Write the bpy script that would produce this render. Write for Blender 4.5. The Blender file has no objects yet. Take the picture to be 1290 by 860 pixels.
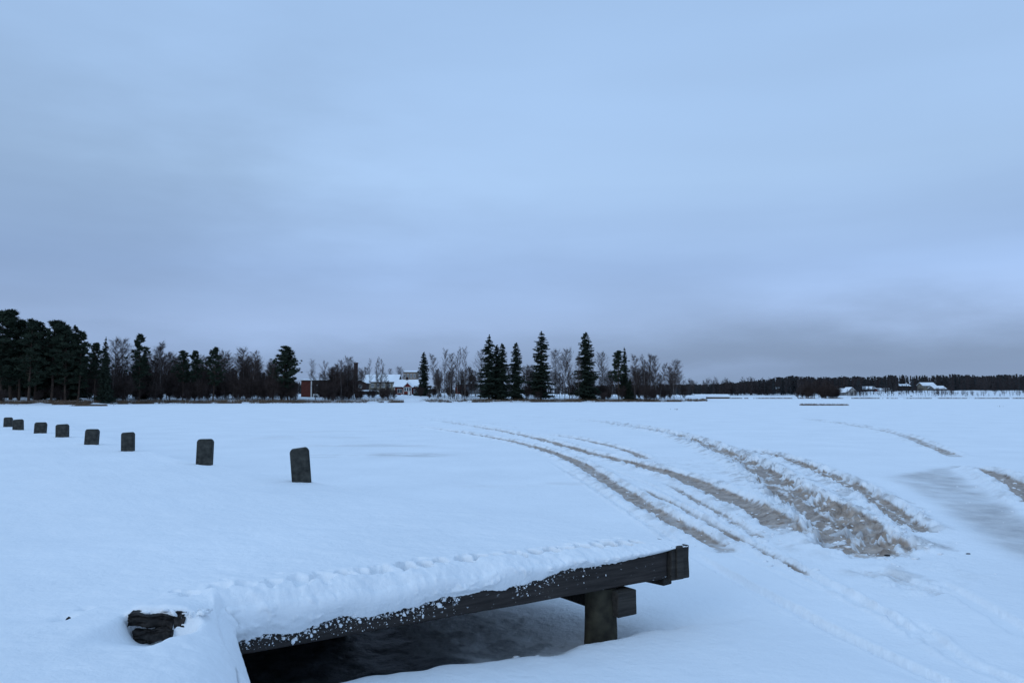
import bpy, math, random
import numpy as np
from mathutils import Vector, Matrix

random.seed(7)
rng = np.random.RandomState(11)
scene = bpy.context.scene
COL = scene.collection

# ------------------------------------------------------------------ camera
W, H, F = 1290.0, 860.0, 1003.0          # pixel frame of the photograph, focal length in pixels
CAM_Z = 2.45
HORIZON = 496.0
PITCH = math.atan((HORIZON - H / 2) / F)
cam_data = bpy.data.cameras.new('camera')
cam_data.sensor_width = 36.0
cam_data.lens = 36.0 * F / W
cam_data.clip_start = 0.05
cam_data.clip_end = 20000.0
cam = bpy.data.objects.new('camera', cam_data)
COL.objects.link(cam)
cam.location = (0, 0, CAM_Z)
cam.rotation_euler = (math.pi / 2 + PITCH, 0, 0)
scene.camera = cam

# ------------------------------------------------------------------ world (overcast winter dusk)
SUN_EL, SUN_ROT = math.radians(20), math.radians(-138)
world = bpy.data.worlds.new('World')
scene.world = world
world.use_nodes = True
nt = world.node_tree
nt.nodes.clear()
def wn(t, **kw):
    n = nt.nodes.new(t)
    for k, v in kw.items():
        setattr(n, k, v)
    return n
w_out = wn('ShaderNodeOutputWorld'); w_bg = wn('ShaderNodeBackground')
w_bg.inputs['Strength'].default_value = 0.1
sky = wn('ShaderNodeTexSky', sky_type='NISHITA', sun_disc=False)
sky.sun_elevation = SUN_EL; sky.sun_rotation = SUN_ROT
tc = wn('ShaderNodeTexCoord'); sep = wn('ShaderNodeSeparateXYZ')
nt.links.new(tc.outputs['Generated'], sep.inputs[0])
# cloud deck: flatten direction so that streaks stretch towards the horizon
mapc = wn('ShaderNodeMapping'); mapc.inputs['Scale'].default_value = (1.0, 1.0, 3.0)
nt.links.new(tc.outputs['Generated'], mapc.inputs[0])
noi = wn('ShaderNodeTexNoise'); noi.inputs['Scale'].default_value = 1.7
noi.inputs['Detail'].default_value = 3.0; noi.inputs['Roughness'].default_value = 0.38
noi.inputs['Distortion'].default_value = 0.25
nt.links.new(mapc.outputs[0], noi.inputs['Vector'])
mapd = wn('ShaderNodeMapping'); mapd.inputs['Scale'].default_value = (1.6, 1.6, 15.0)
mapd.inputs['Location'].default_value = (3.1, 1.7, 0.4)
nt.links.new(tc.outputs['Generated'], mapd.inputs[0])
noi2 = wn('ShaderNodeTexNoise'); noi2.inputs['Scale'].default_value = 1.3
noi2.inputs['Detail'].default_value = 5.0; noi2.inputs['Roughness'].default_value = 0.5
nt.links.new(mapd.outputs[0], noi2.inputs['Vector'])
def wmath(op, a, b=None, c=None, clamp=False):
    n = wn('ShaderNodeMath', operation=op); n.use_clamp = clamp
    for i, v in enumerate((a, b, c)):
        if v is None: continue
        if isinstance(v, (int, float)): n.inputs[i].default_value = v
        else: nt.links.new(v, n.inputs[i])
    return n.outputs[0]
elev = sep.outputs['Z']
ramp = wn('ShaderNodeValToRGB')
el = ramp.color_ramp.elements
SKY = [(0.0, (0.245, 0.36, 0.57)), (0.03, (0.25, 0.362, 0.585)), (0.085, (0.305, 0.432, 0.69)),
       (0.15, (0.300, 0.440, 0.71)), (0.26, (0.368, 0.540, 0.81)), (0.45, (0.372, 0.560, 0.86)), (1.0, (0.43, 0.69, 1.08))]
while len(el) < len(SKY): el.new(0.5)
for e, (p, c) in zip(el, SKY):
    e.position = p; e.color = (*c, 1)
nt.links.new(wmath('ADD', elev, wmath('MULTIPLY', wmath('SUBTRACT', noi2.outputs['Fac'], 0.5), 0.035)), ramp.inputs[0])
# big soft cloud masses: +-12 percent
mod = wmath('ADD', wmath('MULTIPLY', wmath('SUBTRACT', noi.outputs['Fac'], 0.5), 0.28), 1.0)
low = wmath('SUBTRACT', 1.0, wmath('MULTIPLY', elev, 3.6, clamp=True), clamp=True)
streak = wmath('ADD', wmath('MULTIPLY', wmath('SUBTRACT', noi2.outputs['Fac'], 0.5), wmath('ADD', wmath('MULTIPLY', low, 0.25), 0.04)), 1.0)
# softly lit and shaded parts of the cloud deck (x to the right, z up, sizes, amount)
noi3 = wn('ShaderNodeTexNoise'); noi3.inputs['Scale'].default_value = 5.5; noi3.inputs['Detail'].default_value = 6.0; noi3.inputs['Roughness'].default_value = 0.55
mape = wn('ShaderNodeMapping'); mape.inputs['Scale'].default_value = (1.0, 1.0, 3.2)
nt.links.new(tc.outputs['Generated'], mape.inputs[0]); nt.links.new(mape.outputs[0], noi3.inputs['Vector'])
w3 = wmath('SUBTRACT', noi3.outputs['Fac'], 0.5)
streak = wmath('ADD', streak, wmath('MULTIPLY', w3, wmath('ADD', wmath('MULTIPLY', low, 0.22), 0.07)))
sx_ = wmath('ADD', sep.outputs['X'], wmath('MULTIPLY', w3, 0.30)); sz_ = wmath('ADD', elev, wmath('MULTIPLY', w3, 0.06))
for cx_, cz_, rx_, rz_, am_ in ((0.0, .25, .35, .17, .12), (-.52, .24, .28, .13, -.17), (.57, .125, .25, .04, .28), (.36, .050, .50, .030, -.24), (-.18, .075, .30, .032, .18), (.22, .026, .12, .010, .10)):
    qx = wmath('DIVIDE', wmath('SUBTRACT', sx_, cx_), rx_); qz = wmath('DIVIDE', wmath('SUBTRACT', sz_, cz_), rz_)
    g_ = wmath('EXPONENT', wmath('MULTIPLY', wmath('ADD', wmath('MULTIPLY', qx, qx), wmath('MULTIPLY', qz, qz)), -1.0))
    streak = wmath('MULTIPLY', streak, wmath('ADD', 1.0, wmath('MULTIPLY', g_, am_)))
scl = wmath('MULTIPLY', wmath('MULTIPLY', mod, streak), 10.0)
vm = wn('ShaderNodeVectorMath', operation='SCALE')
nt.links.new(ramp.outputs[0], vm.inputs[0]); nt.links.new(scl, vm.inputs['Scale'])
mixw = wn('ShaderNodeMix', data_type='RGBA'); mixw.inputs[0].default_value = 0.94
nt.links.new(sky.outputs[0], mixw.inputs[6]); nt.links.new(vm.outputs[0], mixw.inputs[7])
nt.links.new(mixw.outputs[2], w_bg.inputs['Color']); nt.links.new(w_bg.outputs[0], w_out.inputs[0])

sun_d = bpy.data.lights.new('sun', 'SUN'); sun_d.energy = 0.7; sun_d.angle = math.radians(30)
sun_d.color = (0.78, 0.90, 1.0)
sun = bpy.data.objects.new('sun', sun_d); COL.objects.link(sun)
_d = Vector((math.sin(SUN_ROT) * math.cos(SUN_EL), math.cos(SUN_ROT) * math.cos(SUN_EL), math.sin(SUN_EL)))
sun.rotation_euler = _d.to_track_quat('Z', 'Y').to_euler()

vs = scene.view_settings
vs.view_transform = 'Standard'; vs.look = 'None'; vs.gamma = 1.0; vs.exposure = 0.0
vs.use_curve_mapping = False

# ------------------------------------------------------------------ helpers
def ray(px, py):
    a = PITCH
    cx, cy = (px - W / 2) / F, (H / 2 - py) / F
    return np.array([cx, math.cos(a) - cy * math.sin(a), math.sin(a) + cy * math.cos(a)])
def at_z(px, py, z=0.0):
    d = ray(px, py); t = (z - CAM_Z) / d[2]
    return np.array([d[0] * t, d[1] * t, z])
def at_y(px, py, Y):
    d = ray(px, py); t = Y / d[1]
    return np.array([d[0] * t, Y, CAM_Z + d[2] * t])

def hash2(ix, iy, seed):
    n = (ix.astype(np.int64) * 374761393 + iy.astype(np.int64) * 668265263 + seed * 1274126177) & 0x7fffffff
    n = ((n ^ (n >> 13)) * 1274126177) & 0x7fffffff
    n = ((n ^ (n >> 15)) * 2246822519) & 0x7fffffff
    return ((n ^ (n >> 16)) & 0xffff) / 65535.0
def vnoise(x, y, seed=0):
    ix = np.floor(x); iy = np.floor(y); fx = x - ix; fy = y - iy
    fx = fx * fx * fx * (fx * (fx * 6 - 15) + 10); fy = fy * fy * fy * (fy * (fy * 6 - 15) + 10)
    a = hash2(ix, iy, seed); b = hash2(ix + 1, iy, seed); c = hash2(ix, iy + 1, seed); d = hash2(ix + 1, iy + 1, seed)
    return (a * (1 - fx) + b * fx) * (1 - fy) + (c * (1 - fx) + d * fx) * fy
def fbm(x, y, seed=0, oct=4, rough=0.5):
    s = 0; amp = 1; tot = 0; ca, sa = 0.8, 0.6
    for i in range(oct):
        s = s + amp * vnoise(x, y, seed + i * 17); tot += amp; amp *= rough
        x, y = (x * ca - y * sa) * 2.03 + 5.3, (x * sa + y * ca) * 2.03 + 1.7
    return s / tot
def sstep(a, b, x):
    t = np.clip((np.asarray(x, float) - a) / (b - a), 0, 1); return t * t * (3 - 2 * t)

def tag(o, label=None, cat=None, group=None, kind=None):
    if label: o['label'] = label
    if cat: o['category'] = cat
    if group: o['group'] = group
    if kind: o['kind'] = kind
    return o
def link(name, me, parent=None):
    o = bpy.data.objects.new(name, me); COL.objects.link(o)
    if parent is not None: o.parent = parent
    return o
def empty(name, loc=(0, 0, 0), rz=0.0):
    o = bpy.data.objects.new(name, None); COL.objects.link(o)
    o.location = loc; o.rotation_euler = (0, 0, rz); o.empty_display_size = 0.3
    return o
def mesh_np(name, V, Fc, mat=None, smooth=False):
    """V (n,3); Fc (m,3) or (m,4)"""
    me = bpy.data.meshes.new(name)
    V = np.ascontiguousarray(V, dtype=np.float32); Fc = np.ascontiguousarray(Fc, dtype=np.int32)
    k = Fc.shape[1]
    me.vertices.add(len(V)); me.vertices.foreach_set('co', V.ravel())
    me.loops.add(Fc.size); me.loops.foreach_set('vertex_index', Fc.ravel())
    me.polygons.add(len(Fc)); me.polygons.foreach_set('loop_start', np.arange(0, Fc.size, k, dtype=np.int32))
    me.polygons.foreach_set('use_smooth', np.full(len(Fc), smooth))
    me.update(calc_edges=True)
    if mat: me.materials.append(mat)
    return me
def grid_faces(nr, nc, wrap=False):
    r = np.arange(nr - 1)[:, None]; c = np.arange(nc if wrap else nc - 1)[None, :]
    c2 = (c + 1) % nc
    a = r * nc + c; b = r * nc + c2; d = (r + 1) * nc + c; e = (r + 1) * nc + c2
    return np.stack([a, b, e, d], -1).reshape(-1, 4)

class MB:
    """collects simple solids, links them as ONE mesh object"""
    def __init__(s): s.v = []; s.f = []; s.m = []
    def add(s, vs_, fs, mi=0):
        o = len(s.v); s.v += [tuple(map(float, v)) for v in vs_]; s.f += [tuple(i + o for i in f) for f in fs]; s.m += [mi] * len(fs)
        return s
    def box(s, x0, x1, y0, y1, z0, z1, mi=0):
        return s.add([(x0, y0, z0), (x1, y0, z0), (x1, y1, z0), (x0, y1, z0), (x0, y0, z1), (x1, y0, z1), (x1, y1, z1), (x0, y1, z1)],
                     [(0, 3, 2, 1), (4, 5, 6, 7), (0, 1, 5, 4), (1, 2, 6, 5), (2, 3, 7, 6), (3, 0, 4, 7)], mi)
    def slab(s, quad, t, mi=0):
        """quad of 4 points, thickened downwards by t"""
        q = [Vector(p) for p in quad]; n = (q[1] - q[0]).cross(q[3] - q[0]).normalized()
        if n.z < 0: n = -n
        lo = [p - n * t for p in q]
        return s.add(q + lo, [(0, 1, 2, 3), (7, 6, 5, 4), (0, 4, 5, 1), (1, 5, 6, 2), (2, 6, 7, 3), (3, 7, 4, 0)], mi)
    def gable(s, x0, x1, y0, y1, z0, z1, axis='x', mi=0):
        """triangular prism under a ridge"""
        if axis == 'x':
            ym = (y0 + y1) / 2
            v = [(x0, y0, z0), (x0, y1, z0), (x0, ym, z1), (x1, y0, z0), (x1, y1, z0), (x1, ym, z1)]
        else:
            xm = (x0 + x1) / 2
            v = [(x0, y0, z0), (x1, y0, z0), (xm, y0, z1), (x0, y1, z0), (x1, y1, z0), (xm, y1, z1)]
        return s.add(v, [(0, 1, 2), (3, 5, 4), (0, 3, 4, 1), (1, 4, 5, 2), (2, 5, 3, 0)], mi)
    def tube(s, p0, p1, r0, r1, n=6, mi=0):
        p0, p1 = Vector(p0), Vector(p1); d = (p1 - p0).normalized()
        a = d.orthogonal().normalized(); b = d.cross(a)
        v = [p + (a * math.cos(2 * math.pi * i / n) + b * math.sin(2 * math.pi * i / n)) * r for p, r in ((p0, r0), (p1, r1)) for i in range(n)]
        return s.add(v, [(i, (i + 1) % n, n + (i + 1) % n, n + i) for i in range(n)] + [tuple(range(n - 1, -1, -1)), tuple(range(n, 2 * n))], mi)
    def build(s, name, mats, parent=None, smooth=False, bevel=0):
        me = bpy.data.meshes.new(name); me.from_pydata(s.v, [], s.f)
        for m in (mats if isinstance(mats, (list, tuple)) else [mats]): me.materials.append(m)
        for p, mi in zip(me.polygons, s.m): p.material_index = mi; p.use_smooth = smooth
        me.update()
        o = link(name, me, parent)
        if bevel:
            md = o.modifiers.new('bevel', 'BEVEL'); md.width = bevel; md.segments = 2
        return o

# ------------------------------------------------------------------ materials
def mat(name, col, rough=0.8, spec=0.3, noise=None, bump=None, col2=None, coords='Object'):
    m = bpy.data.materials.new(name); m.use_nodes = True
    t = m.node_tree; b = t.nodes['Principled BSDF']
    b.inputs['Base Color'].default_value = (*col, 1); b.inputs['Roughness'].default_value = rough
    b.inputs['Specular IOR Level'].default_value = spec
    tcn = t.nodes.new('ShaderNodeTexCoord')
    if noise:
        n = t.nodes.new('ShaderNodeTexNoise'); n.inputs['Scale'].default_value = noise; n.inputs['Detail'].default_value = 6
        t.links.new(tcn.outputs[coords], n.inputs['Vector'])
        r = t.nodes.new('ShaderNodeValToRGB'); r.color_ramp.elements[0].position = 0.32; r.color_ramp.elements[1].position = 0.68
        c2 = col2 or tuple(c * 0.5 for c in col)
        r.color_ramp.elements[0].color = (*c2, 1); r.color_ramp.elements[1].color = (*col, 1)
        t.links.new(n.outputs['Fac'], r.inputs[0]); t.links.new(r.outputs[0], b.inputs['Base Color'])
        if bump:
            bp = t.nodes.new('ShaderNodeBump'); bp.inputs['Strength'].default_value = bump; bp.inputs['Distance'].default_value = 0.02
            t.links.new(n.outputs['Fac'], bp.inputs['Height']); t.links.new(bp.outputs[0], b.inputs['Normal'])
    return m

def snow_material(name, masks=False):
    m = bpy.data.materials.new(name); m.use_nodes = True
    t = m.node_tree; b = t.nodes['Principled BSDF']; L = t.links
    def N(tp, **kw):
        n = t.nodes.new(tp)
        for k, v in kw.items(): setattr(n, k, v)
        return n
    b.inputs['Roughness'].default_value = 0.75; b.inputs['Specular IOR Level'].default_value = 0.12
    geo = N('ShaderNodeNewGeometry')
    n1 = N('ShaderNodeTexNoise'); n1.inputs['Scale'].default_value = 14; n1.inputs['Detail'].default_value = 7; n1.inputs['Roughness'].default_value = 0.65
    n2 = N('ShaderNodeTexNoise'); n2.inputs['Scale'].default_value = 0.35; n2.inputs['Detail'].default_value = 5
    n3 = N('ShaderNodeTexNoise'); n3.inputs['Scale'].default_value = 3.2; n3.inputs['Detail'].default_value = 5
    for n in (n1, n2, n3): L.new(geo.outputs['Position'], n.inputs['Vector'])
    r = N('ShaderNodeValToRGB'); r.color_ramp.elements[0].position = 0.3; r.color_ramp.elements[1].position = 0.7
    r.color_ramp.elements[0].color = (0.83, 0.85, 0.87, 1); r.color_ramp.elements[1].color = (0.90, 0.915, 0.93, 1)
    L.new(n2.outputs['Fac'], r.inputs[0])
    col = r.outputs[0]
    bh = N('ShaderNodeMath', operation='MULTIPLY_ADD'); bh.inputs[1].default_value = 2.2
    L.new(n3.outputs['Fac'], bh.inputs[0]); L.new(n1.outputs['Fac'], bh.inputs[2])
    bp = N('ShaderNodeBump'); bp.inputs['Strength'].default_value = 0.75; bp.inputs['Distance'].default_value = 0.020
    L.new(bh.outputs[0], bp.inputs['Height']); L.new(bp.outputs[0], b.inputs['Normal'])
    rough = None
    if masks:
        def layer(attr, colA, colB, rg, sc, thr):
            nonlocal col, rough
            a = N('ShaderNodeAttribute', attribute_name=attr)
            ns = N('ShaderNodeTexNoise'); ns.inputs['Scale'].default_value = sc; ns.inputs['Detail'].default_value = 8; ns.inputs['Roughness'].default_value = 0.7
            L.new(geo.outputs['Position'], ns.inputs['Vector'])
            cr = N('ShaderNodeValToRGB'); cr.color_ramp.elements[0].position = 0.35; cr.color_ramp.elements[1].position = 0.68
            cr.color_ramp.elements[0].color = (*colA, 1); cr.color_ramp.elements[1].color = (*colB, 1)
            L.new(ns.outputs['Fac'], cr.inputs[0])
            # mask sharpened by noise
            m1 = N('ShaderNodeMath', operation='MULTIPLY_ADD'); m1.inputs[1].default_value = thr
            sb = N('ShaderNodeMath', operation='SUBTRACT'); sb.inputs[1].default_value = 0.5
            L.new(n1.outputs['Fac'], sb.inputs[0]); L.new(sb.outputs[0], m1.inputs[0]); L.new(a.outputs['Fac'], m1.inputs[2])
            mr = N('ShaderNodeMapRange', interpolation_type='SMOOTHSTEP'); mr.inputs['From Min'].default_value = 0.14 if thr else 0.0
            mr.inputs['From Max'].default_value = 0.74 if thr else 1.0
            L.new(m1.outputs[0], mr.inputs['Value'])
            mx = N('ShaderNodeMix', data_type='RGBA'); L.new(mr.outputs[0], mx.inputs[0]); L.new(col, mx.inputs[6]); L.new(cr.outputs[0], mx.inputs[7])
            col = mx.outputs[2]
            mf = N('ShaderNodeMix', data_type='FLOAT'); L.new(mr.outputs[0], mf.inputs[0])
            if rough is None: mf.inputs[2].default_value = 0.75
            else: L.new(rough, mf.inputs[2])
            mf.inputs[3].default_value = rg; rough = mf.outputs[0]
        layer('glaze_shade', (0.40, 0.39, 0.39), (0.65, 0.635, 0.62), 0.45, 1.4, 0.0)  # glazed ice, and the clump shading painted beside the ruts
        layer('slush', (0.185, 0.132, 0.098), (0.52, 0.42, 0.345), 0.42, 3.5, .55)
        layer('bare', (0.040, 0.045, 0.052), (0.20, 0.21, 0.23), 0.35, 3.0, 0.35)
        L.new(rough, b.inputs['Roughness'])
    L.new(col, b.inputs['Base Color'])
    return m

def timber_material(name, base, dark, frost=True):
    m = bpy.data.materials.new(name); m.use_nodes = True
    t = m.node_tree; b = t.nodes['Principled BSDF']; L = t.links
    b.inputs['Roughness'].default_value = 0.82; b.inputs['Specular IOR Level'].default_value = 0.25
    tcn = t.nodes.new('ShaderNodeTexCoord')
    mp = t.nodes.new('ShaderNodeMapping'); mp.inputs['Scale'].default_value = (1.2, 22, 22)
    L.new(tcn.outputs['Object'], mp.inputs[0])
    n = t.nodes.new('ShaderNodeTexNoise'); n.inputs['Scale'].default_value = 1.6; n.inputs['Detail'].default_value = 8; n.inputs['Roughness'].default_value = 0.65
    L.new(mp.outputs[0], n.inputs['Vector'])
    r = t.nodes.new('ShaderNodeValToRGB'); r.color_ramp.elements[0].position = 0.35; r.color_ramp.elements[1].position = 0.7
    r.color_ramp.elements[0].color = (*dark, 1); r.color_ramp.elements[1].color = (*base, 1)
    L.new(n.outputs['Fac'], r.inputs[0]); col = r.outputs[0]
    if frost:
        n2 = t.nodes.new('ShaderNodeTexNoise'); n2.inputs['Scale'].default_value = 26; n2.inputs['Detail'].default_value = 4; n2.inputs['Roughness'].default_value = 0.6
        mp2 = t.nodes.new('ShaderNodeMapping'); mp2.inputs['Scale'].default_value = (0.5, 1, 1); mp2.inputs['Rotation'].default_value = (0, 0.5, 0)
        L.new(tcn.outputs['Object'], mp2.inputs[0]); L.new(mp2.outputs[0], n2.inputs['Vector'])
        sp = t.nodes.new('ShaderNodeSeparateXYZ'); L.new(tcn.outputs['Object'], sp.inputs[0])
        # frost sits on the upper part of the timber and further along it (x = metres from the corner)
        mr = t.nodes.new('ShaderNodeMapRange'); mr.inputs['From Min'].default_value = -0.3; mr.inputs['From Max'].default_value = 0.0
        L.new(sp.outputs['Z'], mr.inputs['Value'])
        mx = t.nodes.new('ShaderNodeMapRange'); mx.inputs['From Min'].default_value = 0.7; mx.inputs['From Max'].default_value = 2.6
        L.new(sp.outputs['X'], mx.inputs['Value'])
        mu = t.nodes.new('ShaderNodeMath'); mu.operation = 'MULTIPLY'; L.new(mr.outputs[0], mu.inputs[0]); L.new(mx.outputs[0], mu.inputs[1])
        ad = t.nodes.new('ShaderNodeMath'); ad.operation = 'MULTIPLY_ADD'; ad.inputs[1].default_value = 0.17; L.new(mu.outputs[0], ad.inputs[0]); L.new(n2.outputs['Fac'], ad.inputs[2])
        th = t.nodes.new('ShaderNodeMapRange'); th.inputs['From Min'].default_value = 0.655; th.inputs['From Max'].default_value = 0.75
        L.new(ad.outputs[0], th.inputs['Value'])
        mxx = t.nodes.new('ShaderNodeMix'); mxx.data_type = 'RGBA'; L.new(th.outputs[0], mxx.inputs[0]); L.new(col, mxx.inputs[6]); mxx.inputs[7].default_value = (0.55, 0.57, 0.6, 1)
        col = mxx.outputs[2]
    bp = t.nodes.new('ShaderNodeBump'); bp.inputs['Strength'].default_value = 0.6; bp.inputs['Distance'].default_value = 0.01
    L.new(n.outputs['Fac'], bp.inputs['Height']); L.new(bp.outputs[0], b.inputs['Normal'])
    L.new(col, b.inputs['Base Color'])
    return m

M_ICE = snow_material('snow_on_ice', True)
M_SNOW = snow_material('fresh_snow')
M_BEAM = timber_material('weathered_beam', (0.050, 0.042, 0.038), (0.018, 0.015, 0.014))
M_TIMBER = timber_material('weathered_timber', (0.050, 0.044, 0.038), (0.018, 0.016, 0.014), frost=False)
M_POST = mat('mossy_post_timber', (0.055, 0.050, 0.034), 0.85, 0.2, 9, 0.6, (0.020, 0.018, 0.014))
M_BOLLARD = mat('bollard_timber', (0.062, 0.062, 0.054), 0.85, 0.2, 9, 0.9, (0.018, 0.019, 0.018))
M_ROCK = mat('dark_rock', (0.045, 0.038, 0.034), 0.85, 0.2, 22, 1.0, (0.006, 0.006, 0.006))
M_PINE = mat('pine_needles', (0.030, 0.042, 0.026), 0.8, 0.15, 0.5, None, (0.016, 0.024, 0.016))
M_SPRUCE = mat('spruce_needles', (0.024, 0.034, 0.022), 0.8, 0.15, 0.5, None, (0.012, 0.018, 0.013))
M_BARK = mat('conifer_bark', (0.09, 0.060, 0.045), 0.9, 0.1, 2.0, None, (0.04, 0.03, 0.025))
M_BIRCH = mat('birch_bark', (0.20, 0.18, 0.17), 0.8, 0.2, .5, None, (0.055, 0.045, 0.042))
M_TWIG = mat('bare_twigs', (0.070, 0.050, 0.045), 0.9, 0.1, 0.7, None, (0.045, 0.033, 0.030))
M_ASPEN = mat('aspen_bark', (0.15, 0.13, 0.12), 0.85, 0.1, 1.2, None, (0.06, 0.05, 0.045))
M_REED = mat('dead_reeds', (0.19, 0.13, 0.085), 0.9, 0.1, 0.8, None, (0.09, 0.062, 0.045))
M_SNOWFAR = mat('shore_snow', (0.86, 0.88, 0.90), 0.8, 0.1, 0.15, None, (0.74, 0.76, 0.79))
M_BRICK = mat('red_brick', (0.13, 0.042, 0.033), 0.9, 0.1, 1.2, None, (0.09, 0.03, 0.025))
M_DKBRICK = mat('dark_brick', (0.045, 0.030, 0.027), 0.9, 0.1, 1.2, None, (0.030, 0.021, 0.020))
M_REDWOOD = mat('red_boards', (0.16, 0.030, 0.022), 0.85, 0.15, 1.0, None, (0.11, 0.022, 0.018))
M_WHITE = mat('white_paint', (0.62, 0.62, 0.60), 0.7, 0.2)
M_TAN = mat('tan_render', (0.21, 0.165, 0.135), 0.9, 0.1, 0.5, None, (0.16, 0.13, 0.105))
M_CREAM = mat('pale_render', (0.20, 0.18, 0.145), 0.9, 0.1, 0.5, None, (0.15, 0.135, 0.11))
M_PALE = mat('pale_boards', (0.38, 0.38, 0.37), 0.8, 0.1, 0.6, None, (0.30, 0.30, 0.30))
M_GREY = mat('grey_boards', (0.16, 0.17, 0.18), 0.85, 0.1, 0.6, None, (0.12, 0.125, 0.13))
M_DARKW = mat('dark_boards', (0.035, 0.030, 0.028), 0.85, 0.15, 0.8, None, (0.02, 0.018, 0.018))
M_GLASS = mat('window_glass', (0.05, 0.07, 0.09), 0.1, 0.6)
M_CARRED = mat('dark_red_car_paint', (0.09, 0.012, 0.012), 0.25, 0.6)
M_CARGREY = mat('silver_car_paint', (0.30, 0.31, 0.32), 0.3, 0.6)
M_TYRE = mat('tyre_rubber', (0.015, 0.015, 0.015), 0.8, 0.2)
M_FOREST = mat('far_forest', (0.036, 0.044, 0.048), 0.95, 0.0, 0.05, None, (0.046, 0.036, 0.036))  # bluish haze of distance is put into this wood colour
M_FORESTB = mat('far_bare_wood', (0.062, 0.050, 0.049), 0.95, 0.0, 0.08, None, (0.028, 0.024, 0.025))

# ------------------------------------------------------------------ dock frame of reference
BEAM_Z = 0.90
C0 = at_z(862, 686, BEAM_Z)[:2]
C1 = at_z(319, 767, BEAM_Z)[:2]
UH = (C1 - C0) / np.linalg.norm(C1 - C0)            # along the near beam, from the corner to the left
VH = np.array([-UH[1], UH[0]])
if VH[1] < 0: VH = -VH                              # away from the camera
B_FAR = at_z(377, 602, 0.95)[:2]
EH = (B_FAR - C0) / np.linalg.norm(B_FAR - C0)      # far edge of the quay, along the bollards
def uv(x, y):
    dx, dy = x - C0[0], y - C0[1]
    return dx * UH[0] + dy * UH[1], dx * VH[0] + dy * VH[1]
def xy(u, v): return C0 + UH * u + VH * v

# ------------------------------------------------------------------ tracks on the ice
# (pixel points, half width in metres at start/end, rut depth, berm height, brown amount, roughness)
TRACKS = [
 ([(497,533),(537,538),(568,542),(594,546.5),(627,552),(669,561),(700,571),(731,583),(755,599),(782,616),(809,634),(836,649),(859,661),(882,674),(910,690),(925,698)], .35, .18, .07, .05, .95, 1.0),
 ([(692,579),(731,603),(755,618),(786,640),(809,655),(828,667),(860,690)], .10, .08, .03, .02, .25, .5),
 ([(530,526),(557,530),(588,535),(623,541),(661,548.5),(692,556),(731,567),(770,577),(809,586),(848,597),(886,611),(925,628),(955,645),(975,656),(993,667),(1011,681)], .40, .33, .09, .06, 1.1, 1.0),
 ([(677,546),(716,550),(755,558),(793,568),(815,578)], .35, .22, .06, .05, .75, .8),
 ([(801,612),(828,624),(855,637),(893,657),(927,677),(960,693),(987,708),(1020,724)], .12, .09, .06, .035, .75, .6),
 ([(960,693),(987,708),(1020,724),(1060,745),(1110,772),(1165,803)], .10, .09, .05, .025, 0, .4),
 ([(840,608),(875,629),(910,649),(945,669),(960,678)], .11, .09, .045, .03, .6, .7),
 ([(712,525),(755,530),(793,536),(832,543),(863,550),(896,562),(925,575),(948,586),(969,601),(990,618),(1014,636),(1035,651),(1052,667),(1070,684),(1095,694),(1128,703)], .40, .56, .11, .10, 1.15, 1.6),
 ([(1000,612),(1030,630),(1060,646),(1085,662),(1105,680),(1128,697)], .22, .40, .07, .07, .85, 1.9),
 ([(934,563),(965,571),(997,580),(1021,590),(1049,601),(1077,615),(1098,626),(1119,640),(1137,654),(1154,664),(1172,672)], .35, .24, .08, .07, 1.0, 1.5),
 ([(1004,526),(1035,530),(1063,533),(1091,538),(1119,543.6),(1147,550.6),(1171,561),(1189,568),(1208,576)], .42, .30, .07, .05, .8, .9),
 ([(1222,588),(1240,593),(1255,599),(1272,609),(1295,624),(1330,650)], .35, .40, .09, .09, 1.1, 1.0),
 ([(870,697),(910,720),(960,747),(1000,767),(1043,792),(1093,817),(1143,843),(1180,862),(1260,900)], .10, .10, .075, .02, 0, 0),
 ([(1147,780),(1177,807),(1213,833),(1247,847),(1300,870)], .10, .10, .035, .012, 0, .3),
 ([(1180,733),(1220,753),(1260,777),(1295,800)], .13, .13, .06, .015, 0, 0),
 ([(1027,730),(1073,750),(1113,773),(1160,805)], .09, .09, .035, .01, 0, 0),
 ([(900,690),(940,705),(985,725),(1030,745)], .06, .06, .015, .006, 0, 0),
 ([(1090,715),(1130,730),(1165,742),(1190,748)], .25, .20, .03, .02, .30, .8),
 ([(560,541),(640,553),(700,569),(745,587),(790,612),(830,640),(862,664)], .07, .07, .03, .015, .25, .3),
 ([(700,566),(770,590),(830,615),(880,640),(930,667),(985,702),(1040,735)], .06, .07, .03, .015, .2, .3),
 ([(760,566),(820,582),(870,600),(915,622),(960,648)], .06, .06, .02, .015, .1, .3),
 ([(640,523),(712,527),(793,538),(860,548)], .25, .15, .03, .02, .45, .5),
 ([(470,524),(530,525.5),(600,531),(668,541)], .25, .15, .03, .02, .35, .5),
]
def poly_dist(x, y, P):
    """distance, signed side and parameter along a polyline"""
    best = np.full(x.shape, 1e9); tt = np.zeros(x.shape)
    n = len(P) - 1
    for i in range(n):
        a, b = P[i], P[i + 1]; d = b - a; L2 = d @ d + 1e-12
        t = np.clip(((x - a[0]) * d[0] + (y - a[1]) * d[1]) / L2, 0, 1)
        dist = np.hypot(x - a[0] - t * d[0], y - a[1] - t * d[1])
        k = dist < best
        best = np.where(k, dist, best); tt = np.where(k, (i + t) / n, tt)
    return best, tt
def smooth_poly(P, n=3):
    P = np.array(P)
    for _ in range(n):
        Q = [P[0]]
        for a, b in zip(P[:-1], P[1:]): Q += [a * .75 + b * .25, a * .25 + b * .75]
        Q.append(P[-1]); P = np.array(Q)
        if len(P) > 60: break
    return P

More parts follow.
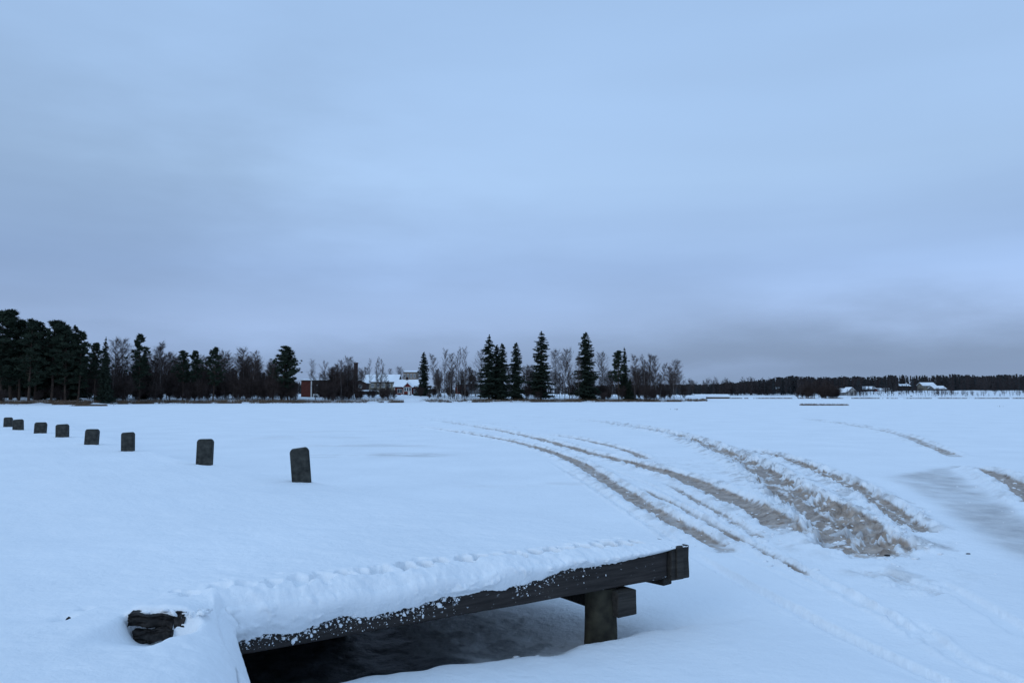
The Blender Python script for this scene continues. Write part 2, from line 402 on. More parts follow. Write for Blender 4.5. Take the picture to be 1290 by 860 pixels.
CHURN = [at_z(px, py)[:2] for px, py in [(740,560),(820,575),(900,580),(980,590),(1060,610),(1130,640),(1190,675),(1240,705),(1230,735),(1150,745),(1060,725),(980,690),(900,650),(820,610),(760,585)]]
GLAZE = [at_z(px, py)[:2] for px, py in [(1120,602),(1150,594),(1190,589),(1224,587),(1240,596),(1300,632),(1360,700),(1300,712),(1250,692),(1218,664),(1190,640),(1150,618)]]
def in_poly(x, y, P):
    c = np.zeros(x.shape, bool); n = len(P)
    for i in range(n):
        a, b = P[i], P[(i + 1) % n]
        k = ((a[1] > y) != (b[1] > y)) & (x < (b[0] - a[0]) * (y - a[1]) / (b[1] - a[1] + 1e-12) + a[0])
        c ^= k
    return c
def soft_poly(x, y, P, w):
    d, _ = poly_dist(x, y, np.array(P + [P[0]]))
    d = np.where(in_poly(x, y, P), d, -d)
    return sstep(-w, w, d)

def ice_fields(x, y):
    shp = x.shape; x = x.ravel(); y = y.ravel()
    r = np.hypot(x, y)
    near = (r < 95) & (y > 1.5) & (np.abs(x) < y * .8 + 2)
    z = (fbm(x * .12, y * .12, 3, 3) - .5) * .05 * np.exp(-r / 120)
    slush = np.zeros_like(x); glaze_shade = np.zeros_like(x); bare = np.zeros_like(x)
    X = x[near]; Y = y[near]; R = r[near]
    zz = (fbm(X * 1.1, Y * 1.1, 31, 4) - .5) * .03
    wob = (fbm(X * .9, Y * .9, 5, 3) - .5) * .25
    n_big = fbm(X * 1.3, Y * 1.3, 7, 4, .55); n_mid = fbm(X * 4.2, Y * 4.2, 9, 4, .6); n_fine = fbm(X * 11, Y * 11, 13, 3, .6)
    churn = soft_poly(X, Y, CHURN, 1.2) * sstep(.30, .60, n_big + .12)
    rut = np.zeros_like(X); berm = np.zeros_like(X); sl = np.zeros_like(X); rg = np.zeros_like(X)
    for pts, w0, w1, dep, bh, br, ro in TRACKS:
        P = np.array([at_z(px, py)[:2] for px, py in pts]); P = smooth_poly(P, 2)
        lo = P.min(0) - 2.5; hi = P.max(0) + 2.5
        k = np.where((X > lo[0]) & (X < hi[0]) & (Y > lo[1]) & (Y < hi[1]))[0]
        if not len(k): continue
        d, t = poly_dist(X[k], Y[k], P)
        w = (w0 + (w1 - w0) * t) * (1.06 if br > .5 else 1.0)
        d = np.maximum(d + wob[k] * w * .9 + (n_mid[k] - .5) * w * (.7 * ro if ro > 1.2 else .45) + (n_fine[k] - .5) * .06, 0)
        fade = sstep(0, .22, t + .03) * sstep(1.0, .84, t + (n_big[k] - .5) * .1)
        ins = (1 - sstep(.72, 1.15, d / w)) * fade
        bm = np.exp(-((d / w - 1.55) / .42) ** 2) * fade
        rut[k] = np.maximum(rut[k], ins * dep * (.75 + .5 * n_big[k]))
        berm[k] = np.maximum(berm[k], bm * bh * (.75 + .7 * np.clip(n_mid[k] * 1.3 - .15, 0, 1)) * (1 if ro else .5))
        Lt = np.hypot(*np.diff(P, axis=0).T).sum(); d0, _t = poly_dist(X[k], Y[k], P + .8 * w0)
        st = fbm(t * Lt * .9, d0 * 6.5, int(w0 * 1000) + 3, 3, .6)
        brk = .28 + .76 * sstep(.61, .42, n_mid[k] * .35 + st * .65) if ro >= 1.5 else .60 + .45 * sstep(.62, .40, n_mid[k] * .4 + st * .6)
        far = .55 + .45 * sstep(60, 30, R[k])
        sl[k] = np.maximum(sl[k], ins * br * brk * far)
        rg[k] = np.maximum(rg[k], (1 - sstep(1.0, 3.2, d / w)) * fade * ro)
    rg = np.maximum(rg, churn * .6)
    spray_shade = np.clip(rg, 0, 1.3) * (.10 + .55 * sstep(.45, .75, fbm(X * 2.6, Y * 2.6, 19, 4, .6)))  # grey tint painted over churned snow for clump shading, plus dirty spray
    lumps = np.maximum(n_mid - .42, 0) * .15 + np.abs(n_fine - .5) * .07
    zz += -rut + berm + rg * (lumps - .02) * (1 - .55 * sl)
    zz += churn * (n_big - .4) * .05
    gl = soft_poly(X, Y, GLAZE, .45) * (.58 + .8 * (fbm(X * 1.6, Y * .7, 43, 4) - .45))
    zz = zz * (1 - .75 * gl)
    # drift ridge between the two right-hand ruts
    d, t = poly_dist(X, Y, np.array([at_z(px, py)[:2] for px, py in [(1215,594),(1232,602),(1255,615),(1280,630),(1330,660)]]))
    rd = np.exp(-(d / .42) ** 2); zz += rd * .12 * (.6 + .8 * n_mid); gl *= 1 - np.clip(rd * 1.5, 0, 1); gl = np.maximum(gl, spray_shade)
    # grey smears where thin snow lies on wet ice
    for px0, px1, py, hw, am in ((430,530,573,1.3,.60),(415,510,561,1.6,.42),(610,725,610,.8,.34),(340,430,551,2.2,.32),(400,480,544,2.2,.28)):
        a = at_z(px0, py)[:2]; b = at_z(px1, py)[:2]
        d, t = poly_dist(X, Y, np.array([a, b]))
        gl = np.maximum(gl, am * np.exp(-(d / hw) ** 2) * sstep(.30, .62, fbm(X * .45, Y * .9, 41, 4, .55)) )
    # ---- next to and under the dock
    u, v = uv(X, Y)
    vv = v + (fbm(X * 1.7, Y * 1.7, 51, 3) - .5) * .35 - .16 * sstep(1.8, 3.2, u)
    front = 1 - sstep(-.22, .20, vv)                      # camera side of the dock
    m = .16 * front * sstep(-1.6, .6, u) * sstep(9, 1.0, -v) + .05 * front * sstep(1.5, 3.0, u) + .12 * front * sstep(2.0, 5.0, u)
    zz += m
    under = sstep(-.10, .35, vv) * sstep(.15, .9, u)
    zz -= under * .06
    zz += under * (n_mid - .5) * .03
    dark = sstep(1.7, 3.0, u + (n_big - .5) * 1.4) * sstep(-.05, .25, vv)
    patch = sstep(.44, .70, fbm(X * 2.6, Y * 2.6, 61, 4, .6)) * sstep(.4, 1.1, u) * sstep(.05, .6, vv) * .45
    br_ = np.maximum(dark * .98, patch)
    z[near] += zz; slush[near] = np.clip(sl, 0, 1.2); glaze_shade[near] = np.clip(gl, 0, 1)
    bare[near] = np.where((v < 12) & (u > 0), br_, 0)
    return z.reshape(shp), slush.reshape(shp), glaze_shade.reshape(shp), bare.reshape(shp)

# one polar sheet round the viewer's spot, fine where the ruts are, running out past the horizon
az = np.concatenate([np.radians(np.arange(-37, 37.001, 0.082)), np.radians(np.linspace(37, 323, 74)[1:-1])])
rr = np.concatenate([np.linspace(.3, 3.4, 8)[:-1], np.exp(np.arange(math.log(3.4), math.log(62), .0050)), np.exp(np.arange(math.log(62), math.log(300), .02)), np.exp(np.linspace(math.log(300), math.log(9000), 24))])
A, R_ = np.meshgrid(az, rr)
X = np.sin(A) * R_; Y = np.cos(A) * R_
Z, sl, gl, ba = ice_fields(X, Y)
Z = Z - sstep(4.0, 1.5, R_) * .3
me = mesh_np('lake_ice', np.stack([X, Y, Z], -1).reshape(-1, 3), grid_faces(len(rr), len(az), True)[:, ::-1], M_ICE, True)
for nm, arr in (('slush', sl), ('glaze_shade', gl), ('bare', ba)):
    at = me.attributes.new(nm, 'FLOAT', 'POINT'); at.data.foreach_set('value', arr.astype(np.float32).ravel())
tag(link('lake_ice', me), kind='structure', label='snow covered frozen lake with brown slushy vehicle ruts')

# ------------------------------------------------------------------ snow on the quay and the bank
HB = [(0, .02), (.25, .03), (.6, .055), (1, .07), (1.6, .08), (2.2, .115), (3, .16), (4.0, .18), (4.7, .23), (99, .25)]
NU = 560
u_dock = np.linspace(0, 4.75, 470)
bank_px = [(270, 806), (272, 816), (280, 826), (290, 837), (297, 850), (300, 868)]
bank = [at_z(px, py, .70)[:2] for px, py in bank_px]
U_END = float(uv(*at_z(281, 774, .9)[:2])[0]); print('U_END', U_END)
u_dock = np.linspace(0, U_END + .3, 490)
edge = [xy(u, -.015) for u in u_dock[u_dock < U_END]]
start = edge[-1]
pts = [start] + bank[1:] + [np.array([-.95, 3.0]), np.array([-.2, 1.5]), np.array([1.2, .2]), np.array([2.5, -3.]), np.array([2.5, -12.])]
bk = smooth_poly(np.array(pts), 3)
# resample the bank curve
seg = np.hypot(*np.diff(bk, axis=0).T); cum = np.concatenate([[0], np.cumsum(seg)])
sb = np.concatenate([np.arange(.012, 1.6, .012), np.linspace(1.6, cum[-1], 60)])
bkr = np.stack([np.interp(sb, cum, bk[:, i]) for i in (0, 1)], -1)
E = np.concatenate([np.array(edge), bkr]); ne = len(edge)
nE = len(E)
beta = np.concatenate([np.zeros(ne), sstep(0.0, .45, sb)])       # 0 dock edge, 1 earth bank
ang0 = math.atan2(EH[1], EH[0]); ang1 = math.atan2(VH[1], VH[0])
angs = np.zeros(nE)
angs[:ne] = ang0 + (ang1 - ang0) * sstep(0, 2.5, np.linspace(0, U_END, ne))
angs[ne:] = ang1 + (math.radians(180) - ang1) * sstep(0, 1.3, sb)
angs[ne:] += math.radians(20) * sstep(3, cum[-1], sb)
D = np.stack([np.cos(angs), np.sin(angs)], -1)
w_in = np.concatenate([np.arange(0, .9, .012), .9 + np.cumsum(np.exp(np.linspace(math.log(.013), math.log(3.0), 150)))])
nskirt = 26
prof = np.linspace(1, 0, nskirt)                                  # 1 = bottom of the skirt
sarc = np.concatenate([[0], np.cumsum(np.hypot(*np.diff(E, axis=0).T))])
hb = np.interp(sarc, [a for a, b in HB], [b for a, b in HB])
ragged = (fbm(sarc * 3.2, sarc * 0, 71, 3, .5) - .5) * .09 + (fbm(sarc * 26, sarc * 0, 75, 3, .7) - .5) * .030
hb = np.maximum(hb + ragged * sstep(.1, 1.5, sarc), .012)
thick = np.interp(sarc, [0, .5, 2, 3.5, 4.6], [.018, .035, .06, .10, .12])
V = np.zeros((nskirt + len(w_in), nE, 3))
# top surface
XI = E[None, :, 0] + D[None, :, 0] * w_in[:, None]; YI = E[None, :, 1] + D[None, :, 1] * w_in[:, None]
U_, V_ = uv(XI, YI)
rise = 1 - np.exp(-w_in / .07)
top = BEAM_Z + thick[None, :] * (.35 + .65 * rise[:, None])
lump = fbm(XI * 3.2, YI * 3.2, 81, 4, .55) - .5
lumpf = fbm(XI * 13, YI * 13, 85, 3, .55) - .5
edgew = np.exp(-w_in / .35)[:, None]
top = top + lump * (.02 + .07 * edgew) * sstep(.2, 1.5, sarc)[None, :] + lumpf * (.003 + .025 * edgew)
top += (fbm(XI * .35, YI * .35, 88, 3) - .5) * .08 * (1 - edgew) + (fbm(XI * 1.5 + YI * .4, YI * 2.6, 89, 4, .55) - .5) * .035 * (1 - edgew)
top += .035 * (np.exp(-((w_in - .27) / .22) ** 4) * (w_in < 1.2))[:, None] * (sstep(.3, .8, sarc) * sstep(5.2, 4.2, sarc))[None, :]
# dimples: a trail of prints along the beam
PR = []
u = .45
while u < 4.8:
    PR.append((u, .17 + .05 * random.random(), .058 + .03 * random.random(), .12 + .05 * random.random()))
    if random.random() < .8: PR.append((u + .07, .36 + .10 * random.random(), .035 + .03 * random.random(), .07 + .06 * random.random()))
    u += .15 + .09 * random.random()
for pu, pv, pr_, pd in PR:
    px_, py_ = xy(pu, pv + .04)
    k = (np.abs(XI - px_) < .25) & (np.abs(YI - py_) < .25)
    uu, vv_ = uv(XI[k], YI[k]); q = np.hypot((uu - pu) / .95, (vv_ - pv - .04) / 1.25) * (1 + (fbm(XI[k] * 16, YI[k] * 16, 83, 2) - .5) * .9)
    soft = 1 - .6 * sstep(2.6, 4.2, pu)
    top[k] += (-pd * np.exp(-(q / pr_) ** 5)) * soft
# bare timber hole in the bank: snow steps down in front of the stones
RK = at_z(205, 786, .94)[:2]
def rock_step(x, y):
    dx = (x - RK[0]); dy = (y - RK[1])
    k = np.exp(-((dx + .03 * np.sin(dy * 9)) / .225) ** 6)
    return k * (.055 * sstep(-.02, .06, dy) * np.exp(-np.maximum(dy, 0) / .35) - .19 * sstep(.02, -.03, dy) * np.exp(-(np.maximum(-dy, 0) / .42) ** 2))
top += rock_step(XI, YI)
for sx, sy, sr in ((83, 785, .05), (107, 776, .03), (75, 790, .03)):
    q = at_z(sx, sy, .95)[:2]; top -= .05 * np.exp(-((XI - q[0]) ** 2 + (YI - q[1]) ** 2) / sr ** 2)
# bank: the whole rim rounds over
bb = beta[None, :]
top -= bb * .20 * np.exp(-w_in / .22)[:, None]
V[nskirt:, :, 0] = XI; V[nskirt:, :, 1] = YI; V[nskirt:, :, 2] = top
# skirt
outx, outy = -VH[0], -VH[1]
tang = np.gradient(E, axis=0); tang /= np.linalg.norm(tang, axis=1)[:, None] + 1e-9
on = np.stack([-tang[:, 1], tang[:, 0]], -1)
on = np.where((on @ np.array([1.0, -.6]))[:, None] > 0, on, -on)
for j, p in enumerate(prof):
    bulge = np.sin(math.pi * min(1, p * 1.25)) if p < .8 else 0
    zt = top[0]
    zd = zt - p * (hb + (zt - BEAM_Z))
    od = .030 * np.sin(math.pi * p ** .7) * (1 + 8 * np.clip(thick, 0, .1)) + .006
    od = od + np.maximum(-.004, (fbm(sarc * 4.5, p * (hb + .03) * 5 + 9, 97, 2, .5) - .45) * .14 + (fbm(sarc * 11, p * (hb + .03) * 12 + 3, 91, 4, .6) - .42) * .09) * sstep(.2, 1.2, sarc) * math.sin(math.pi * min(1, p + .12))
    ob = .42 * (1 - (1 - p) ** 1.9) * .75 + (fbm(E[:, 0] * 2.5 + p, E[:, 1] * 2.5 + p, 95, 3) - .5) * .10 * p
    zb = zt - (zt + .25) * p ** 1.15
    V[j, :, 0] = E[:, 0] + on[:, 0] * (od * (1 - beta) + ob * beta)
    V[j, :, 1] = E[:, 1] + on[:, 1] * (od * (1 - beta) + ob * beta)
    V[j, :, 2] = zd * (1 - beta) + zb * beta
me = mesh_np('quay_snow', V.reshape(-1, 3), grid_faces(V.shape[0], nE), M_SNOW, True)
tag(link('quay_snow', me), kind='structure', label='deep snow lying over the quay and its earth bank')
# far edge of the quay: snow lip and timber wall hidden beyond it
w_far = w_in
# ------------------------------------------------------------------ dock timbers
dock = empty('timber_dock', (C0[0], C0[1], BEAM_Z), math.atan2(UH[1], UH[0]))
tag(dock, 'dark weathered timber dock end carrying thick snow above the frozen lake', 'dock')
# local frame: x along the beam to the left (photo), y towards -VH or +VH
sgn = 1.0 if (np.array([-UH[1], UH[0]]) @ VH) > 0 else -1.0   # local +y direction versus VH
def dbox(x0, x1, v0, v1, z0, z1):
    a, b = sorted((sgn * v0, sgn * v1)); return MB().box(x0, x1, a, b, z0, z1)
def subdiv_rough(o, cuts, amp, seed):
    import bmesh
    bm = bmesh.new(); bm.from_mesh(o.data)
    bmesh.ops.subdivide_edges(bm, edges=bm.edges[:], cuts=cuts, use_grid_fill=True)
    bm.to_mesh(o.data); bm.free()
    n = len(o.data.vertices); co = np.zeros(n * 3, np.float32); o.data.vertices.foreach_get('co', co); co = co.reshape(-1, 3)
    for k in range(3):
        co[:, k] += (fbm(co[:, (k + 1) % 3] * 7 + co[:, 0] * 3, co[:, (k + 2) % 3] * 7, seed + k, 3) - .5) * amp
    o.data.vertices.foreach_set('co', co.ravel()); o.data.update()
beam = dbox(.245, 7.0, 0.0, .24, -.31, 0).build('edge_beam', M_BEAM, dock, bevel=.012); subdiv_rough(beam, 14, .014, 3)
endb = dbox(-.02, .235, -.05, .40, -.325, .006).build('end_beam_head', M_TIMBER, dock, bevel=.012); subdiv_rough(endb, 4, .012, 5)
endr = dbox(.08, .22, .1, 4.0, -.40, -.07).build('end_beam', M_TIMBER, dock, bevel=.012)
endr.rotation_euler.z = math.atan2(EH[1], EH[0]) - math.atan2(VH[1], VH[0])
cap = dbox(.09, .18, -.075, -.052, -.318, .005).build('end_board', M_TIMBER, dock, bevel=.006)
def local_u(px, py, z, v):
    """distance along the beam of the point that pixel sees at height z"""
    p = at_z(px, py, z)[:2]; return uv(p[0], p[1])
# under beam, seen end on right of the post
ux, _v = local_u(787, 768, BEAM_Z - .60, 0)
cross = dbox(ux + .07, ux + .31, -.07, 5.0, -.575, -.335).build('cross_beam', M_TIMBER, dock, bevel=.012); subdiv_rough(cross, 6, .012, 8)
pc = at_y(756, 770, 1); 
# post
best = None
for uu in np.linspace(.6, 2.2, 161):
    q = xy(uu, .16); t = 756 - (W / 2 + F * q[0] / (q[1] * math.cos(PITCH) + (BEAM_Z - .5 - CAM_Z) * math.sin(PITCH)))
    if best is None or abs(t) < abs(best[0]): best = (t, uu)
up = best[1]
print('POST u', up, 'CROSS u', ux)
mb = MB(); rings = 9; seg_ = 14; vv2 = []; ff = []
for i in range(rings):
    z = -.318 - i * (1.05 / (rings - 1)); rad = .150 + .020 * i / (rings - 1)
    for j in range(seg_):
        a = 2 * math.pi * j / seg_; k = rad * (1 + .05 * math.sin(3 * a + i * .3) + .03 * random.random())
        vv2.append((up + k * math.cos(a) - .012 * i * 0, sgn * .16 + k * math.sin(a), z))
for i in range(rings - 1):
    for j in range(seg_): ff.append((i * seg_ + j, i * seg_ + (j + 1) % seg_, (i + 1) * seg_ + (j + 1) % seg_, (i + 1) * seg_ + j))
ff.append(tuple(range(seg_))); ff.append(tuple((rings - 1) * seg_ + j for j in reversed(range(seg_))))
mb.add(vv2, ff); mb.build('post', M_POST, dock, smooth=True)
# second row of posts and the plank deck, out of the light
for vq in (3.2, 6.4):
    mb = MB(); mb.tube((up, sgn * vq, -.32), (up, sgn * vq, -1.3), .15, .17, 12); mb.build('post', M_POST, dock, smooth=True)
for i in range(30):
    x0 = .20 + i * .225
    dbox(x0, x0 + .213, .245, min(7.0, max(.5, 6 * x0 - .8)), -.085, -.016).build('deck_plank', M_TIMBER, dock)
# earth wall that closes the space under the quay
wall = empty('retaining_wall', (C0[0], C0[1], 0), math.atan2(UH[1], UH[0]))
tag(wall, 'dark log retaining wall in the shade beneath the snowy dock', 'wall')
for i in range(5):
    z0 = -.25 + i * .22
    mb = MB(); mb.tube((2.6, sgn * 2.6, z0 + .1), (9.0, sgn * 2.6, z0 + .1), .108, .108, 10); mb.build('log', M_POST, wall, smooth=True)
    mb = MB(); mb.tube((5.2, sgn * .45, z0 + .1), (5.2, sgn * 2.5, z0 + .1), .108, .108, 10); mb.build('log', M_POST, wall, smooth=True)

# snow clots stuck to the beam
cv = []; cf = []
icv = np.array([(0, 0, 1), (.894, 0, .447), (.276, .851, .447), (-.724, .526, .447), (-.724, -.526, .447), (.276, -.851, .447), (.724, .526, -.447), (-.276, .851, -.447), (-.894, 0, -.447), (-.276, -.851, -.447), (.724, -.526, -.447), (0, 0, -1)])
icf = np.array([(0, 1, 2), (0, 2, 3), (0, 3, 4), (0, 4, 5), (0, 5, 1), (1, 6, 2), (2, 7, 3), (3, 8, 4), (4, 9, 5), (5, 10, 1), (6, 7, 2), (7, 8, 3), (8, 9, 4), (9, 10, 5), (10, 6, 1), (11, 7, 6), (11, 8, 7), (11, 9, 8), (11, 10, 9), (11, 6, 10)])
def clot(p, s, sz=1.0):
    o = sum(len(a) for a in cv)
    cv.append(p + icv * s * np.array([.6 + rng.rand() * 1.3, .6 + rng.rand() * 1.3, sz]) * (1 + (rng.rand(12, 1) - .5) * .9)); cf.append(icf + o)
n_c = 0
while n_c < 750:
    u = 1.0 + (U_END - 1.05) * rng.rand() ** .6
    hb_u = np.interp(u, sarc[:ne], hb[:ne])
    if fbm(np.array([u * 5.]), np.array([0.3]), 12, 3)[0] < .38: continue
    ex = rng.exponential(.012 + .016 * u); dz = hb_u - .006 + ex
    if dz > .29: continue
    s = (.0016 + .0065 * rng.rand() ** 3) * (1 if ex < .05 else .7) + (.010 if rng.rand() < .05 and u > 2.2 else 0)
    q = xy(u, -.004); clot(np.array([q[0], q[1], BEAM_Z - dz]), s, 1.0 + rng.rand() * .9); n_c += 1
me = mesh_np('snow_clots', np.concatenate(cv), np.concatenate(cf), M_SNOW, True)
tag(link('snow_clots', me), 'small white snow clots stuck to the face of the dock beam', 'snow', kind='stuff')
# lumps of snow by the dock foot and thrown up along the ruts
cv = []; cf = []
for px, py, s in ((664,842,.05),(675,838,.035),(649,845,.03),(640,848,.03),(620,845,.03),(598,850,.025),(655,837,.03),(700,836,.02),(570,853,.02)):
    for k in range(3):
        q = at_z(px + random.uniform(-6, 6), py - 8 + random.uniform(-3, 3), .12); clot(q, s * random.uniform(.5, 1), .6)
for pts_, w0, w1, dep, bh, br, ro in TRACKS:
    if br < .5: continue
    P = smooth_poly(np.array([at_z(a, b)[:2] for a, b in pts_]), 2)
    L = np.concatenate([[0], np.cumsum(np.hypot(*np.diff(P, axis=0).T))])
    for k in range(int(80 * min(ro, 1.4))):
        s_ = L[-1] * (1 - rng.rand() ** 1.7 * .75); q = np.array([np.interp(s_, L, P[:, 0]), np.interp(s_, L, P[:, 1])])
        if q[1] > 45: continue
        off = rng.randn() * (w0 + w1) * .9; ph = rng.rand() * 6.28
        q = q + off * np.array([math.cos(ph), math.sin(ph)]); zt = ice_fields(q[:1], q[1:])[0][0]
        clot(np.array([q[0], q[1], zt + .003]), .012 + .035 * rng.rand() ** 2.5, .55)
me = mesh_np('snow_lumps', np.concatenate(cv), np.concatenate(cf), M_SNOW, True)
tag(link('snow_lumps', me), 'loose snow lumps thrown up beside the vehicle ruts and dock foot', 'snow', kind='stuff')

# ------------------------------------------------------------------ stones in the bank
def stone(name, loc, size, seed, material, parent=None):
    import bmesh
    bm = bmesh.new(); bmesh.ops.create_icosphere(bm, subdivisions=4, radius=1.0)
    r0 = np.random.RandomState(seed); planes = [(Vector(r0.randn(3)).normalized(), .62 + .2 * r0.rand()) for _ in range(9)]
    for v in bm.verts:
        for n_, d_ in planes:
            e = v.co.dot(n_) - d_
            if e > 0: v.co -= n_ * e * .85
    me = bpy.data.meshes.new(name); bm.to_mesh(me); bm.free()
    n = len(me.vertices); co = np.zeros(n * 3, np.float32); me.vertices.foreach_get('co', co); co = co.reshape(-1, 3)
    co *= 1 + (fbm(co[:, 0] * 3 + seed, co[:, 1] * 3 + co[:, 2] * 4, seed, 4, .6) - .5)[:, None] * .3
    co *= np.array(size); me.vertices.foreach_set('co', co.ravel()); me.materials.append(material)
    for p in me.polygons: p.use_smooth = True
    o = link(name, me, parent); o.location = loc; return o
stub = empty('buried_timber', (RK[0], RK[1] - .03, .915))
tag(stub, 'rough dark timber end half buried in the snow bank left of the dock', 'timber')
for i, (x0, x1, y0, y1, z0, z1, tl) in enumerate(((-.23, .075, .0, .16, .012, .100, .03), (.085, .175, .02, .16, -.09, .115, -.06), (-.20, .08, -.03, .16, -.085, .005, -.04), (.188, .232, .05, .12, -.07, .105, .16))):
    q_ = MB().box(x0, x1, y0, y1, z0, z1).build('timber_piece', M_ROCK, stub, smooth=True)
    subdiv_rough(q_, 17, .055, 31 + 7 * i)
    co_ = np.array([v.co[:] for v in q_.data.vertices]); cut = np.maximum(0, .5 - np.abs(fbm(co_[:, 0] * 4 + i * 3, co_[:, 2] * 26 + i, 77, 3) - .5) * 14)
    for v_, c_ in zip(q_.data.vertices, cut): v_.co.y += .045 * float(c_) * (v_.co.y < (y0 + y1) / 2); q_.rotation_euler = (0, tl, [.05, .0, -.04, .1][i])
stub.rotation_euler.z = .10; stub.scale = (.88, 1, .90)
cv = []; cf = []
for k in range(120):
    a_ = rng.rand() * 2 - 1; clot(np.array([RK[0] + a_ * .26, RK[1] + .01 + .12 * rng.rand(), 1.012 + .02 * rng.rand() - .03 * abs(a_)]) if k < 120 else np.array([RK[0] + a_ * .2, RK[1] - .045 - .03 * rng.rand(), .80 + .12 * rng.rand()]), (.012 + .02 * rng.rand() ** 2) if k < 120 else .004 + .007 * rng.rand(), .8)
me = mesh_np('snow_crumbs', np.concatenate(cv), np.concatenate(cf), M_SNOW, True)
tag(link('snow_crumbs', me), 'crumbled snow lying on and around the buried timber end', 'snow', kind='stuff')
for lab, (px, py), s in (('dark little stone tip poking out of the snow left of the timber end', (86, 783), (.018, .018, .03)), ('tiny dark twig stub in the snow between the stone tip and timber end', (109, 774), (.010, .012, .025))):
    q = at_z(px, py, .97); o = stone('stone', (q[0], q[1], .975), s, 41, M_ROCK); tag(o, lab, 'stone')
for lab, (px, py), s in (('dark clod at the tip of the widest slushy rut', (1118, 700), .03), ('dark lump of dirt alone in churned snow right of the ruts', (1220, 698), .022)):
    q = at_z(px, py, 0); o = stone('dirt_clod', (q[0], q[1], .01), (s * 1.8, s, s * .6), 51, M_ROCK); tag(o, lab, 'dirt')

# ------------------------------------------------------------------ bollards
ORD = ['nearest and tallest in the photo, leaning to the left', 'second from the near end, chamfered top', 'third from the near end, narrow and upright', 'fourth from the near end',
       'fifth from the near end', 'sixth from the near end', 'seventh from the near end, close to the last', 'farthest and smallest, at the left edge']
BOL = [(379, 603, 563, 27, -5), (256.5, 583, 552, 22, 1), (160, 568.5, 543.5, 17, -1.5), (114, 560, 539.5, 17.5, 2.5), (77.5, 551.5, 533.5, 16, -1.5), (49.5, 547, 531, 15, 2), (22, 542, 527.5, 13, -3), (9, 538, 525, 10.5, 0)]
brot = math.atan2(EH[1], EH[0]) - math.pi / 2
for i, (px, py, ty, wp, lean) in enumerate(BOL):
    q = at_z(px, py, .985); sc = q[1] / F; h = (py - ty) * sc; w = wp * sc * .86
    dpt = w * .62
    c = w * .13
    mb = MB(); out = [(-w / 2, -.30), (w / 2, -.30), (w / 2, h - c * (1.2 + .5 * random.random())), (w / 2 - c * .7, h - c * .3), (w / 2 - c * 1.5, h), (-w / 2 + c * 1.5, h - .01 * random.random()), (-w / 2 + c * .7, h - c * .3), (-w / 2, h - c * (1.1 + .5 * random.random()))]
    n = len(out)
    mb.add([(x, -dpt / 2, z) for x, z in out] + [(x, dpt / 2, z) for x, z in out], [tuple(range(n)), tuple(reversed(range(n, 2 * n)))] + [(k, n + k, n + (k + 1) % n, (k + 1) % n) for k in range(n)])
    o = mb.build('bollard', M_BOLLARD, bevel=.02)
    o.location = (q[0], q[1] + .05, .985 - .02); o.rotation_euler = (math.radians(random.uniform(-2, 2)), math.radians(lean), random.uniform(-.05, .05) + brot * .25)
    tag(o, 'dark timber bollard, ' + ORD[i], 'bollard', 'timber bollards along the quay edge')

# ------------------------------------------------------------------ land beyond the lake
def strip(name, line, back, hgt, m, seed, nb=26, label=None, bump=.35):
    """terrain strip: line = shoreline points (x, y) densely sampled; back = depth; hgt(x, t) gives metres above the ice"""
    P = np.array(line); L = np.concatenate([[0], np.cumsum(np.hypot(*np.diff(P, axis=0).T))])
    s = np.arange(0, L[-1], 2.0); px = np.interp(s, L, P[:, 0]); py = np.interp(s, L, P[:, 1])
    t = np.linspace(0, 1, nb) ** 1.6
    rad = np.hypot(px, py); dx, dy = px / rad, py / rad
    XX = px[None] + dx[None] * t[:, None] * back; YY = py[None] + dy[None] * t[:, None] * back
    wig = (fbm(s * .08, s * 0, seed, 3) - .5) * 5
    XX += dx * wig * (1 - t[:, None]); YY += dy * wig * (1 - t[:, None])
    ZZ = hgt(XX / YY * F + W / 2, t[:, None] * back) + (fbm(XX * .35, YY * .35, seed + 5, 4) - .5) * bump * sstep(0, 4, t[:, None] * back)
    ZZ[0] = -.25
    me = mesh_np(name, np.stack([XX, YY, ZZ], -1).reshape(-1, 3), grid_faces(nb, len(s)), m, True)
    o = link(name, me); tag(o, label, kind='structure'); return o
def shore_y(px):     # pixel row of the near shoreline
    return np.interp(px, [-700, 0, 110, 220, 330, 440, 560, 700, 860, 890], [513, 510.2, 509.6, 508.2, 508, 507.4, 506.9, 506.4, 506, 505.2])
near_line = [at_z(p, float(shore_y(p)))[:2] for p in np.arange(-420, 893, 8)]
def near_h(px, d):
    cap_ = np.interp(px, [-500, 0, 220, 400, 445, 480, 540, 600, 700, 860, 890], [1.6, 1.6, 1.5, 1.6, 2.2, 2.4, 2.2, 1.9, 1.6, 1.1, .6])
    return cap_ * (1 - np.exp(-d / 14.0)) + np.minimum(d * .004, .8)
strip('near_shore', near_line, 240, near_h, M_SNOWFAR, 101, label='low snowy shore under the trees across the bay')
def near_z(px, Y):
    P = at_z(px, float(shore_y(px))); d = max(0, (Y - P[1])); return float(near_h(px, d))
far_line = [at_z(p, 501.6)[:2] for p in np.arange(770, 1560, 8)]
def far_h(px, d):
    crest = np.interp(px, [760, 870, 1000, 1050, 1190, 1560], [1.0, 1.2, 1.8, 2.6, 3.4, 3.6])
    return crest * sstep(0, 110, d) + .8 * (1 - np.exp(-d / 8)) + d * .004
strip('far_shore', far_line, 420, far_h, M_SNOWFAR, 111, nb=30, label='snowy far shore rising to the wooded ridge at right', bump=.8)
def far_z(px, d): return float(far_h(px, d))
strip('distant_land', [at_z(p, 498.6)[:2] for p in np.arange(-500, 1800, 20)], 900, lambda px, d: 4 * sstep(0, 500, d), M_SNOWFAR, 121, nb=12, label='distant snowy land behind the near shore', bump=.8)

